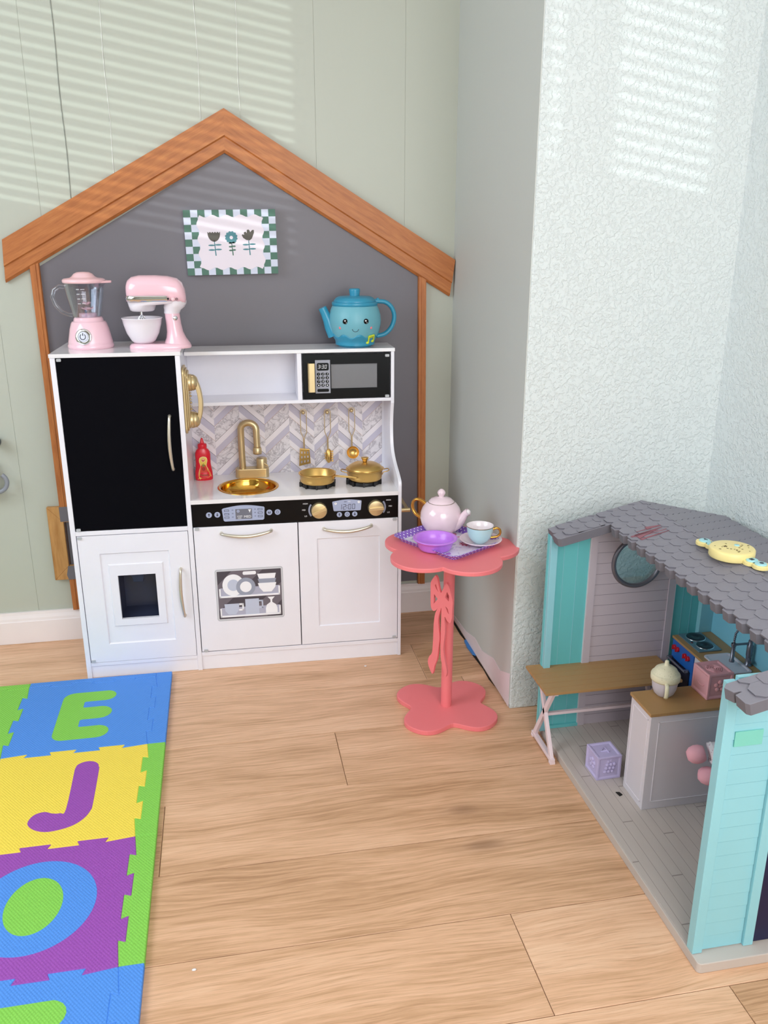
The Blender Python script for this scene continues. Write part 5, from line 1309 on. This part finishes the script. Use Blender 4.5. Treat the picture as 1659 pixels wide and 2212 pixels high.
# island
IX0, IX1, IY0, IY1, IZ = 1.2025, 1.4050, -1.0975, -1.0130, .2480
t = thing('toy_kitchen_island', 'white panelled toy kitchen island with brown top standing in the middle of the doll house', 'toy island', ((IX0+IX1)/2, (IY0+IY1)/2, HZ))
HI2 = Matrix.Translation(-Vector(t.location))
def pb2(name, mb, bevel=.0006, parent=t, M=HI2):
    o = mb.out(name, None, bevel=bevel); o.data.transform(M); o.parent = parent; return o
mb = MB(); mb.box(IX0, IX1, IY0, IY1, HZ, IZ-.007, WGR); pb2('cabinet', mb)
mb = MB()
def panel_frame(M, x0, z0, x1, z1, w_=.0012, d=.0010):
    for a, b, c, e in ((x0, x1, z0, z0+w_), (x0, x1, z1-w_, z1), (x0, x0+w_, z0, z1), (x1-w_, x1, z0, z1)): mb.box(a, b, c, e, 0, d, WPLAST, M)
panel_frame(FR(IY0), IX0+.018, HZ+.018, IX1-.018, IZ-.022)
panel_frame(Matrix(((0, 0, -1, IX0), (-1, 0, 0, 0), (0, 1, 0, 0), (0, 0, 0, 1))), -IY1+.010, HZ+.014, -IY0-.010, IZ-.020)
pb2('panel_moulding', mb, 0)
mb = MB(); mb.box(IX0-.003, IX1+.003, IY0-.003, IY1+.003, IZ-.007, IZ, WD); pb2('worktop', mb)

# counter with stove and sink along the right wall
QX, QZ = 1.4205, .2480
t = thing('toy_stove_counter', 'toy kitchen counter with blue oven, two hotplates and white sink along the doll house wall', 'toy kitchen counter', (1.470, -.92, HZ))
M3 = Matrix.Translation(-Vector(t.location))
P3 = lambda name, mb, bevel=.0006, parent=t: pb2(name, mb, bevel, parent, M3)
mb = MB(); mb.box(QX+.003, 1.5200, -1.10, -.7850, HZ, QZ-.006, WGR); P3('cabinet', mb)
mb = MB(); mb.box(QX-.001, 1.5200, -1.10, -.7820, QZ-.006, QZ, WD); P3('worktop', mb)
BLU = mat('oven_blue', '1f62b5', .35); mb = MB(); mb.box(QX-.0005, QX+.003, -.8790, -.7860, HZ+.006, QZ-.0062, BLU); ov = P3('oven_front', mb)
mb = MB(); mb.box(QX-.0035, QX-.0004, -.872, -.790, HZ+.020, .196, mat('oven_door_dark', '15192b', .2)); P3('oven_door', mb, .0006, t)
mb = MB(); mb.tube([(QX-.013, -.8690, .197), (QX-.013, -.7900, .197)], .0026, GUN, n=12)
for y in (-.866, -.793): mb.box(QX-.013, QX-.003, y-.003, y+.003, .194, .200, GUN)
P3('oven_handle', mb, 0)
for y, in ((-.7990,), (-.8130,), (-.8460,), (-.8600,)):
    mb = MB(Matrix(((0, 0, -1, QX-.0005), (1, 0, 0, y), (0, 1, 0, .2255), (0, 0, 0, 1)))); mb.lathe([(.0058, 0), (.0058, .005), (.0050, .006), (0, .006)], mat('knob_red', 'c01c2e', .35), n=20); mb.box(-.0012, .0012, -.0055, .0055, .006, .0085, mat('knob_red', 'c01c2e', .35)); P3('oven_knob', mb, .0004)
mb = MB(); mb.prism(rrect(1.4320, -.8780, 1.4900, -.7840, .003), QZ, QZ+.0030, mat('stove_steel_blue', '7d95a2', .3, .5))
hp = P3('stove_plate', mb, .0008)
for x, y, r_ in ((1.4640, -.8080, .0215), (1.4620, -.8520, .0190)):
    mb = MB(T(x, y, QZ+.003)); mb.lathe([(r_+.0015, 0), (r_+.0012, .0008), (r_, .0009)], CHROME, n=40); mb.lathe([(r_, .0009), (r_*.96, .0018), (r_*.3, .0020), (r_*.28, .0012), (0, .0012)], mat('hotplate_dark', '232c36', .3), n=40); P3('hotplate', mb, 0)
mb = MB(T(1.4405, -.8330, QZ+.003)); mb.ell((0, 0, 0), (.0032, .0032, .002), mat('stove_red_lamp', '4a1a24', .3)); P3('stove_lamp', mb, 0)
mb = MB(); a = rrect(1.4330, -.985, 1.4990, -.8930, .008, 5); b = rrect(1.4370, -.981, 1.4950, -.8970, .006, 5); c = rrect(1.4400, -.978, 1.4920, -.9000, .006, 5)
mb.loft([[(p[0], p[1], QZ+.0002) for p in a], [(p[0], p[1], QZ+.0028) for p in a], [(p[0], p[1], QZ+.0028) for p in b], [(p[0], p[1], QZ+.0008) for p in c]], mat('sink_lilac_white', 'd8d4de', .3), smooth=False)
P3('sink', mb, .0004)
mb = MB(T(1.5080, -.9500, QZ)); mb.lathe([(.0085, 0), (.0085, .0025), (.0060, .004), (.0060, .022), (.0068, .024), (.0068, .048), (.0050, .050), (.0050, .060), (0, .060)], GUN, n=20)
mb.tube([(-.001, -.004, .016), (-.006, -.014, .014)], .0042, GUN, n=12)
mb.tube([(0, 0, .053), (-.038, .001, .053)], .0026, GUN, n=10)
mb.lathe([(.0058, .012), (.0058, .016), (.0044, .018), (.0044, .048), (0, .048)], GUN, T(-.040, .001, 0), 16); mb.lathe([(.0055, .050), (.0055, .056)], GUN, T(-.040, .001, 0), 12)
sp = [(-.040, .001, .048), (-.040, .001, .066), (-.0385, .001, .080), (-.031, .001, .092), (-.020, .001, .096), (-.009, .001, .092), (-.002, .001, .080), (0, 0, .066), (0, 0, .058)]
mb.tube(cat(sp, 5) if False else sp, .0020, GUN, n=8)
for i in range(len(sp)-1):
    a, b = Vector(sp[i]), Vector(sp[i+1])
    for k in range(3): mb.ell(a+(b-a)*(k/3), .0029, GUN, n=8)
fct = P3('faucet', mb, 0)

# ------------------------------------------------------------------ soft blocks, sippy cup, plush doll
def block(name, label, x, y, z, s, rz, m, faces):
    t = thing(name, label, 'toy block', (x, y, z), rz)
    mb = MB(); h = s/2; e = .0042; d = .0022
    def fm_(ax, sg):
        # frame mapping (u,v,w)->point on the face
        if ax == 'z': return Matrix(((1, 0, 0, 0), (0, sg, 0, 0), (0, 0, sg, h+sg*h), (0, 0, 0, 1)))
        if ax == 'y': return Matrix(((-sg, 0, 0, 0), (0, 0, sg, sg*h), (0, 1, 0, h), (0, 0, 0, 1)))
        return Matrix(((0, 0, sg, sg*h), (sg, 0, 0, 0), (0, 1, 0, h), (0, 0, 0, 1)))
    for ax in 'xyz':
        for sg_ in (-1, 1):
            M = fm_(ax, sg_)
            q1 = [(-h, -h, 0), (h, -h, 0), (h, h, 0), (-h, h, 0)]; k = h-e; q2 = [(-k, -k, 0), (k, -k, 0), (k, k, 0), (-k, k, 0)]; k2 = k-.003; q3 = [(-k2, -k2, -d), (k2, -k2, -d), (k2, k2, -d), (-k2, k2, -d)]
            mb.loft([q1, q2, q3], m, M, smooth=False, caps=False); mb.f([mb.v(p, M) for p in q3], m)
    bmesh.ops.remove_doubles(mb.bm, verts=mb.bm.verts, dist=1e-5)
    b_ = mb.out('cube_body', t, bevel=.0012, seg=3)
    mb = MB()
    for ax, sg_, fn in faces: fn(mb, fm_(ax, sg_) @ T(0, 0, -d), m)
    mb.out('raised_pattern', t)
def dome(mb, M, m, x, y, r, k=.45): mb.ell((x, y, 0), (r, r, r*k), m, M, 14)
def grapes(mb, M, m):
    for j, n_ in enumerate((3, 3, 3)):
        for i in range(n_): dome(mb, M, m, (i-1)*.0082+(.002*j), -.010+.0085*j, .0046, .7)
    dome(mb, M, m, -.002, .014, .004); dome(mb, M, m, .004, .016, .003)
def flower(mb, M, m):
    for k in range(5): dome(mb, M, m, .0088*math.cos(2*PI*k/5+.3), .0088*math.sin(2*PI*k/5+.3), .0052, .6)
    dome(mb, M, m, 0, 0, .0046, .6)
def four(mb, M, m):
    mb.tube([(.006, -.011, .0005), (.006, .011, .0005), (-.009, -.003, .0005), (.011, -.003, .0005)], .0017, m, M, 8); mb.prism([(-.004, -.001), (.004, -.001), (.004, .006)], 0, .0009, INK if False else m, M)
def rings_(mb, M, m):
    for r_ in (.015, .0115, .008, .0045): mb.tube([(r_*(1+.07*math.cos(6*a))*math.cos(a), r_*(1+.07*math.cos(6*a))*math.sin(a), .0004) for a in [2*PI*i/30 for i in range(30)]], .0011, m, M, 6, closed=True)
def smile(mb, M, m):
    mb.tube([(.016*math.cos(math.radians(a)), .008+.016*math.sin(math.radians(a)), .0003) for a in range(220, 325, 10)], .0010, m, M, 6)
LIL = mat('lilac_silicone', 'c3b8e0', .5, var=.02); PSK = mat('dusty_pink_silicone', 'e8aab2', .5, var=.02)
block('lilac_soft_block', 'lilac soft toy block with raised grape and number pattern on the doll house floor', 1.1805, -.9575, HZ, .0570, .03, LIL, [('z', 1, four), ('y', -1, grapes), ('x', -1, flower)])
block('pink_soft_block', 'dusty pink soft toy block with raised flower pattern on the toy kitchen island', 1.3640, -1.0420, IZ, .0570, .03, PSK, [('z', 1, rings_), ('y', -1, flower), ('x', -1, smile)])
t = thing('toy_sippy_cup', 'cream speckled lidded toy sippy cup with one handle on the toy kitchen island', 'toy cup', (1.2620, -1.0330, IZ))
def speck():
    t = NT('speckled_cream'); v = t.obj(); n = t.noise(v, 520., 2.); t.base(t.mix(t.ramp(n, [(.66, 0.0), (.70, .8)]), lin('e9e2c4'), lin('8c7f5e')), .5); return t.m
SPK = speck(); FRO = mat('frosted_milky_plastic', 'd4ccd6', .35, coat=.2)
mb = MB(); mb.lathe([(0, 0), (.0135, 0), (.0150, .0012), (.0205, .007), (.0245, .018), (.0262, .032), (.0265, .044)], FRO, n=44); mb.out('cup_body', t)
mb = MB(); mb.lathe([(.0268, .0360), (.0290, .0365), (.0296, .040), (.0296, .0475), (.0285, .0500), None, (.0285, .0500), (.0255, .0530), (.0215, .0600), (.014, .0655), (.0062, .0680), (.0050, .0695), (.0042, .0745), (.0040, .0770), (.0025, .0790), (0, .0795)], SPK, n=44); mb.out('lid', t)
mb = MB(); a = math.radians(-112); P = cat([(.0270, .0380), (.0350, .0375), (.0385, .030), (.0375, .016), (.0320, .0105)], 4)
mb.tube([(math.cos(a)*p[0], math.sin(a)*p[0], p[1]) for p in P], .0042, SPK, n=12, flat=.7); mb.out('handle', t)

PF = mat('pink_plush', 'f0b0be', .9, bump=.2); 
def flo():
    t = NT('white_floral_cotton'); v = t.obj(); vo = t.n('ShaderNodeTexVoronoi', {'Vector': v, 'Scale': 170.}).outputs[0]
    t.base(t.mix(t.math('LESS_THAN', vo, .22), lin('eee8ee'), lin('c9a3b8')), .9); return t.m
FLC = flo()
t = thing('plush_doll', 'plush doll with round pink feet and white floral trousers behind the doll house post', 'plush doll', (1.400, -1.215, HZ))
M4 = Matrix.Translation(-Vector(t.location)); P4 = lambda name, mb, **k: (lambda o: (o.data.transform(M4), setattr(o, 'parent', t), o)[2])(mb.out(name, None, **k))
mb = MB(); mb.ell((1.415, -1.215, .085), (.045, .060, .0648), FLC, n=32); P4('body', mb)
mb = MB(); mb.ell((1.440, -1.290, .075), (.045, .050, .0545), PF, n=32); P4('head', mb)
def leg(f, k, h, name):
    mb = MB(); f, k, h = Vector(f), Vector(k), Vector(h); d = (k-f)
    mb.tube([k-d*.30, k, k+(h-k)*.5, h], [.019, .023, .028, .030], FLC, n=18); P4('trouser_leg', mb)
    mb = MB(); M = T(*f) @ Vector((0, 0, 1)).rotation_difference(d.normalized()).to_matrix().to_4x4()
    mb.lathe([(0, -.020), (.009, -.0190), (.0155, -.0125), (.0185, -.003), (.0180, .006), (.0155, .0125), (.0140, .0150), (0, .0150)], PF, M, 28)
    mb.tube([M @ Vector((.0150*s_, 0, z)) for s_, z in ((0.15, -.0200), (.85, -.0150), (1.17, -.006), (1.22, .003), (1.02, .0125))], .0006, mat('plush_seam', 'c06f84', .9), n=5)
    P4('foot', mb)
    mb = MB(); q_ = k-d*.12; mb.loft([[tuple(q_+M.to_3x3() @ Vector((.0195*math.cos(a), .0195*math.sin(a), z))) for a in [2*PI*i/20 for i in range(20)]] for z in (-.0015, .0015)], mat('white_cord', 'f2eef2', .8)); P4('ankle_cord', mb)
leg((1.2880, -1.1360, .1690), (1.3200, -1.1450, .1780), (1.392, -1.195, .120), 'a')
leg((1.3110, -1.1480, .1240), (1.3400, -1.1640, .1250), (1.396, -1.205, .085), 'b')

# small bits
mb = MB(); mb.prism([(1.176, -1.0330), (1.1840, -1.0345), (1.1870, -1.0440), (1.1790, -1.0470)], HZ, HZ+.0022, mat('black_scrap', '17140f', .7))
mb.out('plastic_scrap', loc=(1.1817, -1.0402, HZ), bevel=.0005, label='tiny black scrap lying on the grey doll house floor near the island', category='scrap')
for x, y, lb in ((.2990, -1.3180, 'white crumb on the oak floor right of the foam mat'), (.7500, -.3450, 'white crumb on the floor in front of the play kitchen'), (1.0060, -.5000, 'white crumb on the floor behind the pink table base')):
    mb = MB(); mb.ell((x, y, .0016), (.0042, .0026, .0016), mat('crumb_white', 'efeaea', .8), n=8); mb.out('crumb', loc=(x, y, 0), label=lb, category='crumb', group='crumbs on the floor')
